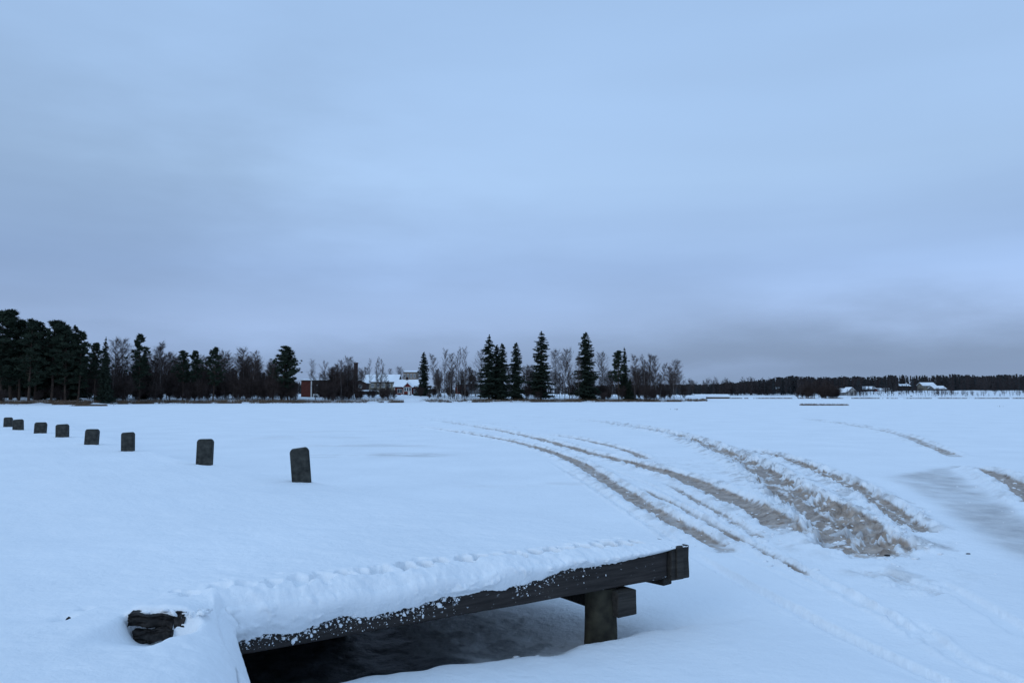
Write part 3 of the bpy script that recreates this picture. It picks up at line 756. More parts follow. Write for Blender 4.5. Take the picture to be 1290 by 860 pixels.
# ------------------------------------------------------------------ tree makers
def tube_np(path, rads, n=5):
    """path (k,3) -> verts, faces"""
    path = np.asarray(path, float); k = len(path); V = np.zeros((k, n, 3))
    d = np.gradient(path, axis=0); d /= np.linalg.norm(d, axis=1)[:, None] + 1e-9
    ref = np.array([0, 0, 1.0]) if abs(d[0][2]) < .9 else np.array([1.0, 0, 0])
    for i in range(k):
        a = np.cross(d[i], ref); a /= np.linalg.norm(a) + 1e-9; b = np.cross(d[i], a)
        for j in range(n):
            th = 2 * math.pi * j / n; V[i, j] = path[i] + (a * math.cos(th) + b * math.sin(th)) * rads[i]
    return V.reshape(-1, 3), grid_faces(k, n, True)
class TM:
    """triangle soup"""
    def __init__(s): s.V = []; s.F = []; s.n = 0
    def tri(s, V, Fq):
        V = np.asarray(V); Fq = np.asarray(Fq)
        if Fq.shape[1] == 4: Fq = np.concatenate([Fq[:, [0, 1, 2]], Fq[:, [0, 2, 3]]])
        s.V.append(V); s.F.append(Fq + s.n); s.n += len(V); return s
    def spikes(s, base, tip, w):
        """three sided slivers from base to tip, vectorised"""
        base = np.asarray(base); tip = np.asarray(tip); m = len(base)
        if m == 0: return s
        d = tip - base; d /= np.linalg.norm(d, axis=1)[:, None] + 1e-9
        a = np.cross(d, rng.randn(m, 3)); a /= np.linalg.norm(a, axis=1)[:, None] + 1e-9; b = np.cross(d, a)
        w = np.asarray(w)[:, None] if np.ndim(w) else w
        v = np.stack([base + a * w, base - a * w * .5 + b * w * .87, base - a * w * .5 - b * w * .87, tip], 1).reshape(-1, 3)
        i = np.arange(m)[:, None] * 4
        f = np.concatenate([i + np.array([[0, 1, 3]]), i + np.array([[1, 2, 3]]), i + np.array([[2, 0, 3]])])
        return s.tri(v, f)
    def leaves(s, c, size):
        """random small triangles"""
        m = len(c); a = rng.randn(m, 3); a /= np.linalg.norm(a, axis=1)[:, None]
        b = np.cross(a, rng.randn(m, 3)); b /= np.linalg.norm(b, axis=1)[:, None]
        sz = (size * (.6 + .8 * rng.rand(m)))[:, None]
        v = np.stack([c + a * sz, c - a * sz * .6 + b * sz * .55, c - a * sz * .6 - b * sz * .55], 1).reshape(-1, 3)
        return s.tri(v, np.arange(3 * m).reshape(-1, 3))
    def mesh(s, name, m): return mesh_np(name, np.concatenate(s.V), np.concatenate(s.F), m, False)

def make_pine(h, seed, low=.35, wid=.2, top=.5):
    r = np.random.RandomState(seed); random.seed(seed)
    t = empty('pine_tree'); TR = TM(); CR = TM()
    zz = np.linspace(0, 1, 9); bend = np.cumsum(r.randn(9, 2) * .010, axis=0) * h * .35
    path = np.stack([bend[:, 0], bend[:, 1], zz * h * .97], -1); TR.tri(*tube_np(path, .014 * h * (1 - zz * .88) + .01, 7))
    nb = 78; lob = r.rand(6) * 6.28
    for i in range(nb):
        f = min(low + (1 - low) * (i + r.rand()) / nb, .99)
        p0 = np.array([np.interp(f, zz, path[:, 0]), np.interp(f, zz, path[:, 1]), f * h * .97])
        k_ = (1 - f) / (1 - low)                      # 1 at the lowest limb, 0 at the tip
        env = (min(1, k_ / top) ** .75) * (1 if k_ < .75 else 1 - (k_ - .75) * 1.6)
        th = r.rand() * 6.283
        L = h * wid * (.10 + .95 * env) * (.50 + .60 * r.rand()) * (1 + .22 * math.sin(th + lob[int(f * 5.9)]))
        up_ = .05 + .45 * r.rand() + .6 * max(0, f - .8) * 5 * .5
        d = np.array([math.cos(th), math.sin(th), up_]); p1 = p0 + d * L
        mid = (p0 + p1) / 2 + np.array([0, 0, -.05 * L]); TR.tri(*tube_np([p0, mid, p1], [.004 * h, .0026 * h, .001 * h], 3))
        ncl = 3 + int(3 * r.rand())
        for k in range(ncl):
            g = .35 + .72 * (k + r.rand()) / ncl; c = p0 + (p1 - p0) * g + r.randn(3) * np.array([.16, .16, .10]) * L
            m = 26; rad = h * .019 * (.7 + .8 * r.rand())
            q = r.randn(m, 3); q /= np.linalg.norm(q, axis=1)[:, None]; q *= (.4 + .6 * r.rand(m, 1)) * rad * np.array([1.3, 1.3, .9])
            q[:, 2] += rad * .3
            CR.spikes(c + q * .15, c + q * 1.7, .0062 * h * (.6 + .8 * r.rand(m)))
    link('trunk', TR.mesh('pine_trunk', M_BARK), t); link('crown', CR.mesh('pine_crown', M_PINE), t)
    t['h'] = h; return t
def make_spruce(h, seed, wid=.15, low=.05, gap=.0):
    r = np.random.RandomState(seed); t = empty('spruce_tree'); TR = TM(); CR = TM()
    zz = np.linspace(0, 1, 7); path = np.stack([zz * 0, zz * 0, zz * h], -1); TR.tri(*tube_np(path, .012 * h * (1 - zz * .93) + .005, 7))
    nl = 52; irr = .70 + .5 * r.rand(14)
    for i in range(nl):
        f = low + (1 - low) * (i / nl) ** .92; nbr = int(9 - 4 * f + r.rand())
        for k in range(nbr):
            th = r.rand() * 6.283
            if r.rand() < gap * (1 - abs(f - .6)): continue
            L = h * wid * (min(1.0, (1 - f) ** .56 * 1.06) + .015) * (.50 + .62 * r.rand()) * irr[int(f * 13.9)] * (1 - .30 * math.exp(-((f - low) / .07) ** 2))
            z0 = f * h + r.randn() * .008 * h; d = np.array([math.cos(th), math.sin(th), 0]); side = np.array([-d[1], d[0], 0])
            nsg = 8; g = np.linspace(.08, 1, nsg)
            droop = (-.50 * g + .34 * g ** 2.4) * L * (1.25 - .7 * f)
            pth = np.array([0, 0, z0]) + d * (g * L)[:, None]; pth[:, 2] += droop
            CR.tri(*tube_np(pth[[0, 3, 7]], [.003 * h, .002 * h, .0008 * h], 3))
            m = 24; gi = r.rand(m) ** .8; base = np.stack([np.interp(gi, g, pth[:, j]) for j in range(3)], -1)
            sgn_ = np.where(r.rand(m) < .5, 1, -1)[:, None]
            ln = L * .30 * (1.15 - gi * .75)[:, None] * (.5 + r.rand(m, 1)) + .008 * h
            tip = base + side * sgn_ * ln * .8 + d * ln * .45 + np.array([0, 0, -1]) * ln * (.15 + .7 * r.rand(m, 1))
            CR.spikes(base, tip, .0046 * h + ln[:, 0] * .07)
    c = np.array([[0, 0, h * .96]]); CR.spikes(c, c + np.array([[0, 0, h * .045]]), .09)
    link('trunk', TR.mesh('spruce_trunk', M_BARK), t); link('crown', CR.mesh('spruce_crown', M_SPRUCE), t)
    t['h'] = h; return t
def make_bare(h, seed, wid=.17, kind='birch', stems=1, dens=1.0, low=.28):
    r = np.random.RandomState(seed); t = empty('birch_tree' if kind == 'birch' else 'aspen_tree' if kind == 'aspen' else 'bare_shrub')
    TR = TM(); CR = TM()
    for s_ in range(stems):
        off = r.randn(3) * np.array([1, 1, 0]) * (.02 * h if stems > 1 else 0); hs = h * (1 if s_ == 0 else .65 + .35 * r.rand())
        lean = r.randn(2) * (.02 if stems == 1 else .07)
        zz = np.linspace(0, 1, 8); wob = np.cumsum(r.randn(8, 2) * .007, axis=0) * hs
        path = np.stack([off[0] + lean[0] * zz * hs + wob[:, 0], off[1] + lean[1] * zz * hs + wob[:, 1], zz * hs * .97], -1)
        TR.tri(*tube_np(path, (.0075 if kind != 'shrub' else .005) * hs * (1 - zz * .92) + .008, 6))
        nb = int((46 if kind == 'birch' else 34) * (1 if stems < 3 else .55) * dens)
        for i in range(nb):
            f = low + (.98 - low) * ((i + r.rand()) / nb); p0 = np.array([np.interp(f, zz, path[:, j]) for j in range(3)])
            u_ = (f - low) / (1 - low)
            L = hs * wid * (.25 + .95 * math.sin(math.pi * min(1, u_ * .80 + .18)) ** .7) * (.55 + .6 * r.rand()) * (1 - .35 * u_)
            th = r.rand() * 6.283; upk = (1.3 if kind == 'birch' else 1.8) * (.6 + .7 * r.rand())
            d = np.array([math.cos(th), math.sin(th), upk]); d /= np.linalg.norm(d); L *= 1.35
            L = min(L, (1.03 * hs - p0[2]) / max(d[2], .2))
            p1 = p0 + d * L * .6; p2 = p0 + d * L + np.array([math.cos(th), math.sin(th), 0]) * L * .06
            CR.tri(*tube_np([p0, p1, p2], [.0024 * hs, .0016 * hs, .0006 * hs], 3))
            m = 9; g = .2 + .8 * r.rand(m); bs = p0 + (p2 - p0) * g[:, None]
            dd = r.randn(m, 3) * .45 + d * .9; dd /= np.linalg.norm(dd, axis=1)[:, None]; l2 = L * .38 * (.4 + .8 * r.rand(m, 1))
            tp = bs + dd * l2; CR.spikes(bs, tp, .010 + .0005 * hs)
            m2 = int(7 * dens) + 1; B2 = (bs[:, None] + (tp - bs)[:, None] * (.1 + .9 * r.rand(m, m2, 1))).reshape(-1, 3)
            d3 = r.randn(len(B2), 3) * .5 + np.repeat(dd, m2, 0) * .6
            d3[:, 2] += (-.15 if kind == 'birch' else .45); d3 /= np.linalg.norm(d3, axis=1)[:, None]
            CR.spikes(B2, B2 + d3 * hs * (.022 + .040 * r.rand(len(B2), 1)), .009 if kind != 'shrub' else .012)
    link('trunk', TR.mesh('bare_trunk', M_BIRCH if kind == 'birch' else M_ASPEN), t); link('crown', CR.mesh('bare_crown', M_TWIG), t)
    t['h'] = h; return t

PINES = [make_pine(20, 1, .22, .17, .45), make_pine(20, 2, .30, .19, .55), make_pine(20, 3, .18, .14, .40), make_pine(20, 4, .36, .20, .7)]
SPRUCES = [make_spruce(22, 5, .165, .05, .05), make_spruce(22, 6, .20, .04, .05), make_spruce(22, 7, .155, .07, .22), make_spruce(22, 8, .26, .02)]
BIRCHES = [make_bare(16, 9, .15), make_bare(16, 10, .18, dens=1.15), make_bare(16, 11, .13, stems=2), make_bare(16, 12, .22, dens=1.3, low=.35), make_bare(16, 13, .12, stems=3)]
ASPENS = [make_bare(16, 14, .12, 'aspen', dens=.7), make_bare(16, 15, .17, 'aspen', dens=.8), make_bare(16, 16, .10, 'aspen', stems=2, dens=.6)]
SHRUBS = [make_bare(6, 17, .34, 'shrub', stems=6, low=.08), make_bare(6, 18, .45, 'shrub', stems=8, low=.05), make_bare(6, 19, .28, 'shrub', stems=5, low=.15, dens=1.4)]
PROTO_USED = {}
KINDS = dict(pine=PINES, spruce=SPRUCES, birch=BIRCHES, aspen=ASPENS, shrub=SHRUBS)
CATS = dict(pine='pine tree', spruce='spruce tree', birch='birch tree', aspen='bare tree', shrub='shrub')
def plant(kind, var, px, top, label, group=None, dback=6.0, wx=1.0, Y=None, z=None):
    P = KINDS[kind][var]
    if Y is None: Y = at_z(px, float(shore_y(px)))[1] + dback
    if z is None: z = near_z(px, Y)
    z -= .15
    q = at_y(px, top, Y); h = q[2] - z; s = h / P['h']
    if id(P) not in PROTO_USED: PROTO_USED[id(P)] = 1; o = P
    else:
        o = P.copy(); COL.objects.link(o)
        for ch in P.children:
            c = ch.copy(); COL.objects.link(c); c.parent = o
    o.location = (q[0], Y, z); o.scale = (s * wx, s * wx, s); o.rotation_euler = (random.uniform(-.02, .02), random.uniform(-.02, .02), random.uniform(0, 6.283))
    for k in ('group', 'label'):
        if k in o: del o[k]
    tag(o, label, CATS[kind], group)
    return o

G_P = 'tall pines in the dense stand at the left end of the shore'
T = plant
random.seed(5)
T('pine', 2, 6, 391, 'tallest dark pine at the extreme left edge of the far shore', G_P, 8, 1.35)
T('pine', 0, 18, 390, 'dark pine with a rounded top, second from the left edge', G_P, 11, 1.35)
T('pine', 1, 28, 402, 'dark pine between the rounded-top pine and the forked group', G_P, 9, 1.1)
T('pine', 2, 39, 402, 'dark pine with a small knob top, left half of the stand', G_P, 6, 1.1)
T('pine', 0, 48, 404, 'dark bushy pine in the middle of the left stand', G_P, 10, 1.1)
T('spruce', 0, 56, 406, 'pointed spruce tip among rounded pines in the left stand', None, 12, 1.0)
T('pine', 1, 68, 403, 'broad dark pine with a flat top right of the spruce tip', G_P, 7, 1.15)
T('pine', 2, 76, 404, 'dark pine joined to the flat topped pine on its right side', G_P, 12, 1.1)
T('pine', 0, 85, 409, 'dark pine third from the right end of the left stand', G_P, 7, 1.1)
T('spruce', 1, 95, 409, 'dark pointed conifer near the right end of the left stand', None, 10, 1.0)
T('pine', 2, 101, 417, 'shorter dark pine sloping off the right end of the left stand', G_P, 7, .95)
T('pine', 0, -13, 396, 'dark pine cut off by the left edge of the photo', G_P, 9, 1.3)
for i in range(16):
    x = -8 + i * 7.5 + random.uniform(-2, 2)
    T(['pine', 'spruce'][i % 2], random.choice([0, 1, 2]), x, 420 + random.uniform(0, 24), 'dark conifer filling the back of the dense stand at far left', 'conifers behind the left stand', 22 + random.uniform(0, 14), 1.3)
T('pine', 3, 121, 431, 'small ragged pine standing just right of the tall left stand', None, 8, .9)
T('spruce', 2, 133, 424, 'thin conifer top rising behind the small ragged pine', None, 20, .8)
T('spruce', 3, 134, 443, 'short dense black spruce with branches down to the shoreline', None, 3, .75)
T('birch', 0, 146, 426, 'bare birch immediately right of the short black spruce', None, 9)
T('birch', 3, 156, 429, 'wide bare birch left of the columnar dark pine', None, 12)
T('pine', 2, 178, 421, 'dark columnar pine standing alone among bare birches', None, 7, 1.0)
T('spruce', 0, 183, 440, 'dark spruce half hidden behind the columnar pine', None, 14, 1.1)
T('birch', 2, 194, 429, 'slim bare birch right beside the columnar dark pine', None, 9)
T('birch', 1, 204, 435, 'pale bare birch second to the right of the columnar pine', None, 8)
T('birch', 0, 212, 443, 'bare birch third to the right of the columnar pine', None, 12)
T('pine', 3, 232, 441, 'left one of a pair of open crowned pines', None, 7, .95)
T('pine', 3, 247, 441, 'right one of a pair of open crowned pines', None, 8, .85)
T('pine', 1, 270, 437, 'bushy pine with a jagged top left of the bare birches', None, 7, 1.0)
T('birch', 1, 282, 441, 'bare birch touching the right side of the jagged bushy pine', None, 12)
T('birch', 2, 295, 447, 'lower bare birch left of the two tallest birches mid left', None, 9)
T('birch', 3, 308, 440, 'tall bare birch with a dense top, left of a matching pair', None, 11)
T('birch', 0, 320, 441, 'tall bare birch, right one of the matching pair', None, 8)
for x_, t_, v_, l_ in ((399, 466, 4, 'bare birch before the brick house, left one of three'), (407, 470, 1, 'bare birch before the brick house, middle one of three'), (416, 465, 2, 'bare birch before the brick house, right one of three')):
    T('birch', v_, x_, t_, l_, None, 8, 1.1)
T('pine', 0, 355, 435, 'broad round dark pine beside the brick house, left stem', None, 6, 1.35)
T('pine', 1, 364, 438, 'broad round dark pine beside the brick house, right stem', None, 7, 1.15)
T('birch', 2, 340, 458, 'low bare birch at the left foot of the broad round pine', None, 7)
T('aspen', 1, 393.5, 453, 'bare tree behind the brick house roof, left one of two', None, 60, 1.1)
T('aspen', 1, 409, 455, 'bare tree behind the brick house roof, right one of two', None, 62, 1.3)
T('birch', 1, 423, 458, 'bushy bare birch at the right side of the brick house', None, 9)
T('birch', 0, 430, 453, 'tall pale stemmed birch in front of the brick house corner', None, 5)
T('birch', 3, 440, 451, 'tall pointed bare tree just left of the brick chimney', None, 12)
T('birch', 2, 445, 462, 'bare tree crossing in front of the brick chimney', None, 10)
T('birch', 1, 453, 463, 'bare tree right behind the brick chimney', None, 60)
T('aspen', 0, 467, 451, 'slim tall bare tree before the long pale building, left of three', None, 22, .8)
T('aspen', 2, 473, 449, 'slim tall bare tree before the long pale building, middle of three', None, 20, .9)
for x_, t_, v_, l_ in ((456, 466, 1, 'dark bare birch over the left end of the long pale building'), (478, 463, 4, 'dark bare birch before the middle of the long pale building'), (489, 470, 2, 'low bare birch between the pale building and red cottage')):
    T('birch', v_, x_, t_, l_, None, 26, 1.0)
T('aspen', 0, 483, 452, 'slim tall bare tree before the long pale building, right of three', None, 22, .9)
T('birch', 1, 461, 462, 'rounded bare tree behind the left end of the long pale roof', None, 90)
T('birch', 0, 491, 464, 'small dark bare tree behind the right end of the long pale roof', None, 90)
T('birch', 3, 505, 463, 'dark bare tree left of the distant tan apartment block', None, 110)
T('spruce', 3, 534, 443, 'symmetrical dark spruce right beside the red cottage', None, 22, .80)
T('birch', 2, 552, 445, 'pale stemmed birch right of the cottage spruce', None, 7, .9)
T('aspen', 1, 561, 440, 'bare forked tree, second right of the cottage spruce', None, 12, 1.0)
T('birch', 0, 568, 444, 'pale stemmed birch, third right of the cottage spruce', None, 6, .9)
T('aspen', 2, 574, 437, 'tallest bare tree between the cottage spruce and big spruces', None, 9, .9)
T('aspen', 1, 585, 438, 'bare tree with a thick dark trunk and upright fork', None, 5, .85)
T('pine', 3, 594, 472, 'small distant pine behind the grey low building', None, 110, 1.2)
T('birch', 0, 606, 440, 'white stemmed birch against the left side of big spruces', None, 10, 1.0)
T('spruce', 2, 616, 421, 'tall ragged spruce, leftmost of the big spruce group', None, 7, 1.40)
T('spruce', 0, 625, 434, 'spruce wedged between the ragged one and its right neighbour', None, 10, 1.34)
T('spruce', 1, 633, 432, 'dense dark spruce third in the big spruce group', None, 7, 1.00)
T('spruce', 1, 650, 431, 'conical spruce standing right of the trio of big spruces', None, 7, 1.04)
T('spruce', 2, 681, 417, 'very tall see-through spruce, between the conical and widest ones', None, 7, 1.52)
T('birch', 1, 699, 440, 'bare birch close to the right of the see-through spruce', None, 9, .9)
T('birch', 3, 711, 441, 'bare drooping birch left of the widest tall spruce', None, 11, .8)
T('birch', 2, 717, 455, 'low bare birch at the left foot of the widest tall spruce', None, 7)
T('spruce', 1, 738, 418, 'widest and tallest dark spruce near the middle of the photo', None, 7, 1.22)
T('birch', 0, 729, 447, 'pale leaning birch stem crossing the widest spruce', None, 4, .6)
T('birch', 1, 759, 443, 'bare birch just right of the widest tall spruce', None, 12, .9)
T('pine', 3, 779, 441, 'open ragged pine right of the big spruces', None, 8, .95)
T('spruce', 2, 787, 437, 'thin ragged conifer against the open pine', None, 9, .75)
T('spruce', 3, 793, 477, 'low wide black spruce under the open pine', None, 5, 1.3)
T('birch', 0, 799, 470, 'short pale birch in front of the low black spruce', None, 3)
for i, (x, tp, v) in enumerate([(805, 446, 2), (812, 447, 4), (819, 446, 1), (826, 447, 0), (831, 457, 2)]):
    T('birch', v, x, tp, 'bare birch, %s in the round topped clump before the point' % ['leftmost', 'second', 'third', 'fourth', 'rightmost and lowest'][i], 'birch clump near the point', 7 + i, .95)
T('birch', 3, 848, 455, 'lone round crowned bare birch on the low point', None, 6, 1.0)
# fill of bare wood behind and between
for i in range(104):
    x = random.uniform(106, 352); T('birch', random.choice([0, 1, 2, 3, 4]), x, 450 + random.uniform(-5, 24), 'bare birch in the thin wood behind the left shore pines', 'birches behind the left shore', random.uniform(12, 60), 1.1)
for i in range(30):
    x = random.uniform(410, 454); T('birch', random.choice([0, 1, 2, 4]), x, 464 + random.uniform(-4, 14), 'bare birch in the dense thicket before the chimney', 'birches before the chimney', random.uniform(6, 18), 1.1)
for i in range(30):
    x = random.uniform(548, 612); T('birch', random.choice([0, 1, 2, 4]), x, 464 + random.uniform(-4, 14), 'low bare tree between the cottage spruce and big spruces', 'low bare trees right of the cottage', random.uniform(8, 40), 1.1)
for i in range(72):
    x = random.uniform(640, 858); T('birch', random.choice([0, 1, 2, 3, 4]), x, 468 + random.uniform(-8, 12), 'low bare tree behind the middle shore spruces', 'low bare trees behind the middle shore', random.uniform(10, 60), 1.1)
def shr(x0, x1, n, tp, jit, lab, grp, d0, d1):
    for i in range(n):
        T('shrub', random.choice([0, 1, 2]), random.uniform(x0, x1), tp + random.uniform(-jit, jit), lab, grp, random.uniform(d0, d1), 1.4)
shr(105, 372, 112, 484, 10, 'bare brown shrub in the undergrowth of the left shore', 'shrubs along the left shore', 3, 30)
shr(402, 445, 20, 488, 9, 'bare shrub in the thicket right of the brick house door', 'shrubs before the brick house', 3, 20)
shr(-20, 105, 20, 491, 7, 'bare dark shrub at the foot of the left pine stand', 'shrubs under the left pines', 2, 20)
shr(528, 612, 16, 491, 5, 'bare shrub in the undergrowth right of the cottage', 'shrubs right of the cottage', 8, 24)
shr(640, 862, 50, 489, 6, 'bare shrub in the undergrowth of the middle shore', 'shrubs along the middle shore', 3, 30)
shr(448, 500, 16, 492, 4, 'small shrub on the snowy bank below the cottage', 'shrubs below the cottage', 5, 12)

# ------------------------------------------------------------------ buildings
def windows_row(root, xs, w, z0, z1, y, frame=True):
    for x in xs:
        f = MB().box(x - w / 2 - .1, x + w / 2 + .1, y - .06, y + .05, z0 - .1, z1 + .1).build('window', M_WHITE, root)
        MB().box(x - w / 2, x + w / 2, y - .075, y - .03, z0, z1).build('pane', M_GLASS, f)
        MB().box(x - .04, x + .04, y - .095, y - .078, z0, z1).build('glazing_bar', M_WHITE, f)
def house(name, px0, px1, base_py, eave_py, ridge_py, Y, wallm, label, cat='house', depth=7, wins=3, rz=0, axis='x', over=.5, snow_t=.28, chimney=None, parts=True):
    a = at_y(px0, base_py, Y); b = at_y(px1, base_py, Y); e = at_y(px0, eave_py, Y)[2]; rd = at_y(px0, ridge_py, Y + depth / 2)[2]
    w = b[0] - a[0]; z0 = a[2]; he = e - z0; hr = rd - z0
    root = empty(name, ((a[0] + b[0]) / 2, Y, z0), rz)
    tag(root, label, cat)
    x0, x1 = -w / 2, w / 2
    mb = MB().box(x0, x1, 0, depth, -3.0, he)
    if axis == 'x': mb.gable(x0 + .002, x1 - .002, .002, depth - .002, he + .001, hr - .1, 'x')
    else: mb.gable(x0 + .002, x1 - .002, .002, depth - .002, he + .001, hr - .1, 'y')
    mb.build('wall', wallm, root)
    rf = MB(); 
    if axis == 'x':
        k = (hr - he) / (depth / 2)
        q1 = [(x0 - over, -over, he - k * over), (x1 + over, -over, he - k * over), (x1 + over, depth / 2, hr), (x0 - over, depth / 2, hr)]
        q2 = [(x1 + over, depth + over, he - k * over), (x0 - over, depth + over, he - k * over), (x0 - over, depth / 2, hr), (x1 + over, depth / 2, hr)]
    else:
        k = (hr - he) / (w / 2)
        q1 = [(x0 - over, depth + over, he - k * over), (x0 - over, -over, he - k * over), (0, -over, hr), (0, depth + over, hr)]
        q2 = [(x1 + over, -over, he - k * over), (x1 + over, depth + over, he - k * over), (0, depth + over, hr), (0, -over, hr)]
    rf.slab(q1, .15); rf.slab(q2, .15); roof = rf.build('roof', M_DARKW, root)
    sn = MB()
    for q in (q1, q2): sn.slab([(x, y, z + snow_t) for x, y, z in q], snow_t - .01)
    sn.build('roof_snow', M_SNOWFAR, roof)
    if wins:
        xs = [x0 + w * (i + .5) / wins for i in range(wins)]
        windows_row(root, xs, min(1.1, w / wins * .45), he * .38, he * .76, 0)
    if chimney:
        cx, ch = chimney; MB().box(cx - .35, cx + .35, depth / 2 - .3, depth / 2 + .3, hr - .8, hr + ch).build('chimney', M_DKBRICK, roof)
    root['he'] = he; root['hr'] = hr; root['w'] = w
    return root
YC = 262.0
cot = house('red_cottage', 497, 525.5, 499.6, 486.5, 479, YC, M_REDWOOD, 'small red wooden cottage with snowy roof and white glazed porch', 'cottage', 6.5, 0, rz=-.05, chimney=(-.2, 1.1))
w = cot['w']; he = cot['he']
# porch with its own little gable
px = w * .12
MB().box(px - 1.25, px + 1.25, -1.8, -.003, -.6, he * .98).build('porch', M_REDWOOD, cot)
pg = MB().gable(px - 1.4, px + 1.4, -1.85, 1.2, he * .99, he + 1.25, 'y').build('porch_gable', M_REDWOOD, cot)
r2 = MB()
for s_ in (-1, 1): r2.slab([(px + s_ * 1.75, -2.1, he * .93), (px, -2.1, he + 1.42), (px, 1.6, he + 1.42), (px + s_ * 1.75, 1.6, he * .93)], .22)
r2.build('porch_roof', M_SNOWFAR, cot)
MB().box(px - 1.28, px + 1.28, -1.87, -1.81, he * .52, he * .92).build('porch_window', M_WHITE, cot)
for k in (-.8, 0, .8): MB().box(px + k - .28, px + k + .28, -1.90, -1.875, he * .56, he * .88).build('pane', M_GLASS, cot)
for k in (-1.27, 1.27): MB().box(px + k - .09, px + k + .09, -1.95, -1.79, -.5, he * .5).build('porch_post', M_WHITE, cot)
MB().box(px + .1, px + .9, -1.89, -1.815, 0, he * .5).build('door', M_WHITE, cot)
windows_row(cot, [-w * .27], 1.5, he * .38, he * .72, 0); windows_row(cot, [w * .40], .8, he * .38, he * .72, 0)
for k in (-w / 2, w / 2): MB().box(k - .09, k + .09, -.04, .06, -.3, he).build('corner_board', M_WHITE, cot)
house('long_pale_building', 459, 500, 492, 480.5, 472.5, 292, M_CREAM, 'long pale building with one broad snowy roof behind the cottage', 'building', 11, 6)
house('gabled_shed', 446, 461, 492, 482, 478.6, 276, M_DKBRICK, 'dark shed with a shallow snowy gable beside the brick chimney', 'shed', 6, 1, axis='y')
# brick chimney block
a = at_y(448, 490, 300); root = empty('chimney_stack', (a[0], 300, a[2])); tag(root, 'tall dark brick chimney rising above bare trees left of the pale building', 'chimney')
ht = at_y(448, 457.5, 300)[2] - a[2]
MB().box(-.65, .65, -.65, .65, -2, ht).build('shaft', M_DKBRICK, root); MB().box(-.78, .78, -.78, .78, ht + .002, ht + .25).build('cap', M_DKBRICK, root); MB().box(-.7, .7, -.7, .7, ht + .252, ht + .40).build('snow_cap', M_SNOWFAR, root)
# brick house
bh_ = house('brick_house', 379, 438, 505, 478.8, 478.0, 238, M_BRICK, 'flat topped dark red brick house behind bare birches', 'house', 9, 0, over=.25, snow_t=.18)
w = bh_['w']; he = bh_['he']
MB().box(-w / 2 + 2.9, -w / 2 + 3.25, -.12, -.004, 0, he).build('downpipe', M_WHITE, bh_)
MB().box(-w / 2 + 3.3, w / 2, -.10, -.004, -.3, he * .97).build('dark_facade', M_DKBRICK, bh_)
for x in (5.0, 8.5, 11.5):
    f = MB().box(-w / 2 + x - .3, -w / 2 + x + .3, -.16, -.105, he * .45, he * .78).build('window', M_WHITE, bh_); MB().box(-w / 2 + x - .2, -w / 2 + x + .2, -.18, -.162, he * .48, he * .75).build('pane', M_GLASS, f)
f = MB().box(-w / 2 + 3.9, -w / 2 + 5.6, -1.2, -.105, -.3, he * .34).build('porch', M_WHITE, bh_); MB().box(-w / 2 + 4.2, -w / 2 + 5.3, -1.24, -1.203, .1, he * .27).build('pane', M_GLASS, f)
house('grey_low_building', 587, 612, 490, 483.5, 480.6, 330, M_GREY, 'low grey building with snowy roof behind bare trees', 'building', 9, 0)
house('red_low_shed', 574, 586.5, 491, 484, 481.5, 326, M_REDWOOD, 'low dull red shed against the left end of grey building', 'shed', 8, 2)
house('tan_apartment_block', 508, 524, 480, 468.4, 467.2, 420, M_TAN, 'distant flat tan apartment block above the cottage roof', 'building', 12, 4, over=.3)
# upturned boat under snow
a = at_y(464, 498.0, 252); boat = empty('covered_boat', (a[0], 252, near_z(464, 252))); tag(boat, 'long upturned boat under snow on the bank left of the cottage', 'boat')
def hull(L, B, Hh, name, m, z0, par):
    nx, na = 17, 9; v = []
    for i in range(nx):
        t = -1 + 2 * i / (nx - 1); k = max(0.02, (1 - abs(t) ** 2.4))
        for j in range(na):
            th = math.pi * j / (na - 1); v.append((t * L / 2, -math.cos(th) * B / 2 * k, z0 + math.sin(th) * Hh * k ** .6))
    return link(name, mesh_np(name, np.array(v), grid_faces(nx, na), m, True), par)
hull(7.6, 2.4, 1.35, 'hull', M_DARKW, .0, boat); hull(7.0, 1.7, .38, 'snow_cover', M_SNOWFAR, 1.08, boat)
# parked cars behind the left shore
def car(px, Y, m, label, L=4.3, snow=False, rz=0):
    z = near_z(px, Y); q = at_y(px, 500, Y); r_ = empty('parked_car', (q[0], Y, z), rz); tag(r_, label, 'car')
    prof_ = [(-L / 2, .35), (-L / 2, .85), (-L * .42, .98), (-L * .30, 1.05), (-L * .17, 1.48), (L * .22, 1.50), (L * .38, 1.05), (L / 2, .92), (L / 2, .35)]
    mb = MB(); n = len(prof_); mb.add([(x, -.85, z_) for x, z_ in prof_] + [(x, .85, z_) for x, z_ in prof_], [tuple(range(n)), tuple(reversed(range(n, 2 * n)))] + [(k, n + k, n + (k + 1) % n, (k + 1) % n) for k in range(n)])
    mb.build('body', m, r_, bevel=.06)
    for s_ in (-1, 1):
        for wx in (-L * .30, L * .30):
            w_ = MB().tube((wx, s_ * .70, .33), (wx, s_ * .88, .33), .33, .33, 14).build('wheel', M_TYRE, r_)
        MB().box(-L * .14, L * .19, s_ * .856, s_ * .862, 1.05, 1.40).build('window', M_GLASS, r_)
    MB().box(-L * .16, L * .21, -.78, .78, 1.505, 1.60).build('snow_cover', M_SNOWFAR, r_)
car(238, 222, M_CARRED, 'dark red car parked between the shore pines', 4.0, rz=.5)
car(257.5, 226, M_CARGREY, 'pale grey car with snowy roof right of the dark red one', 3.6, rz=.8)
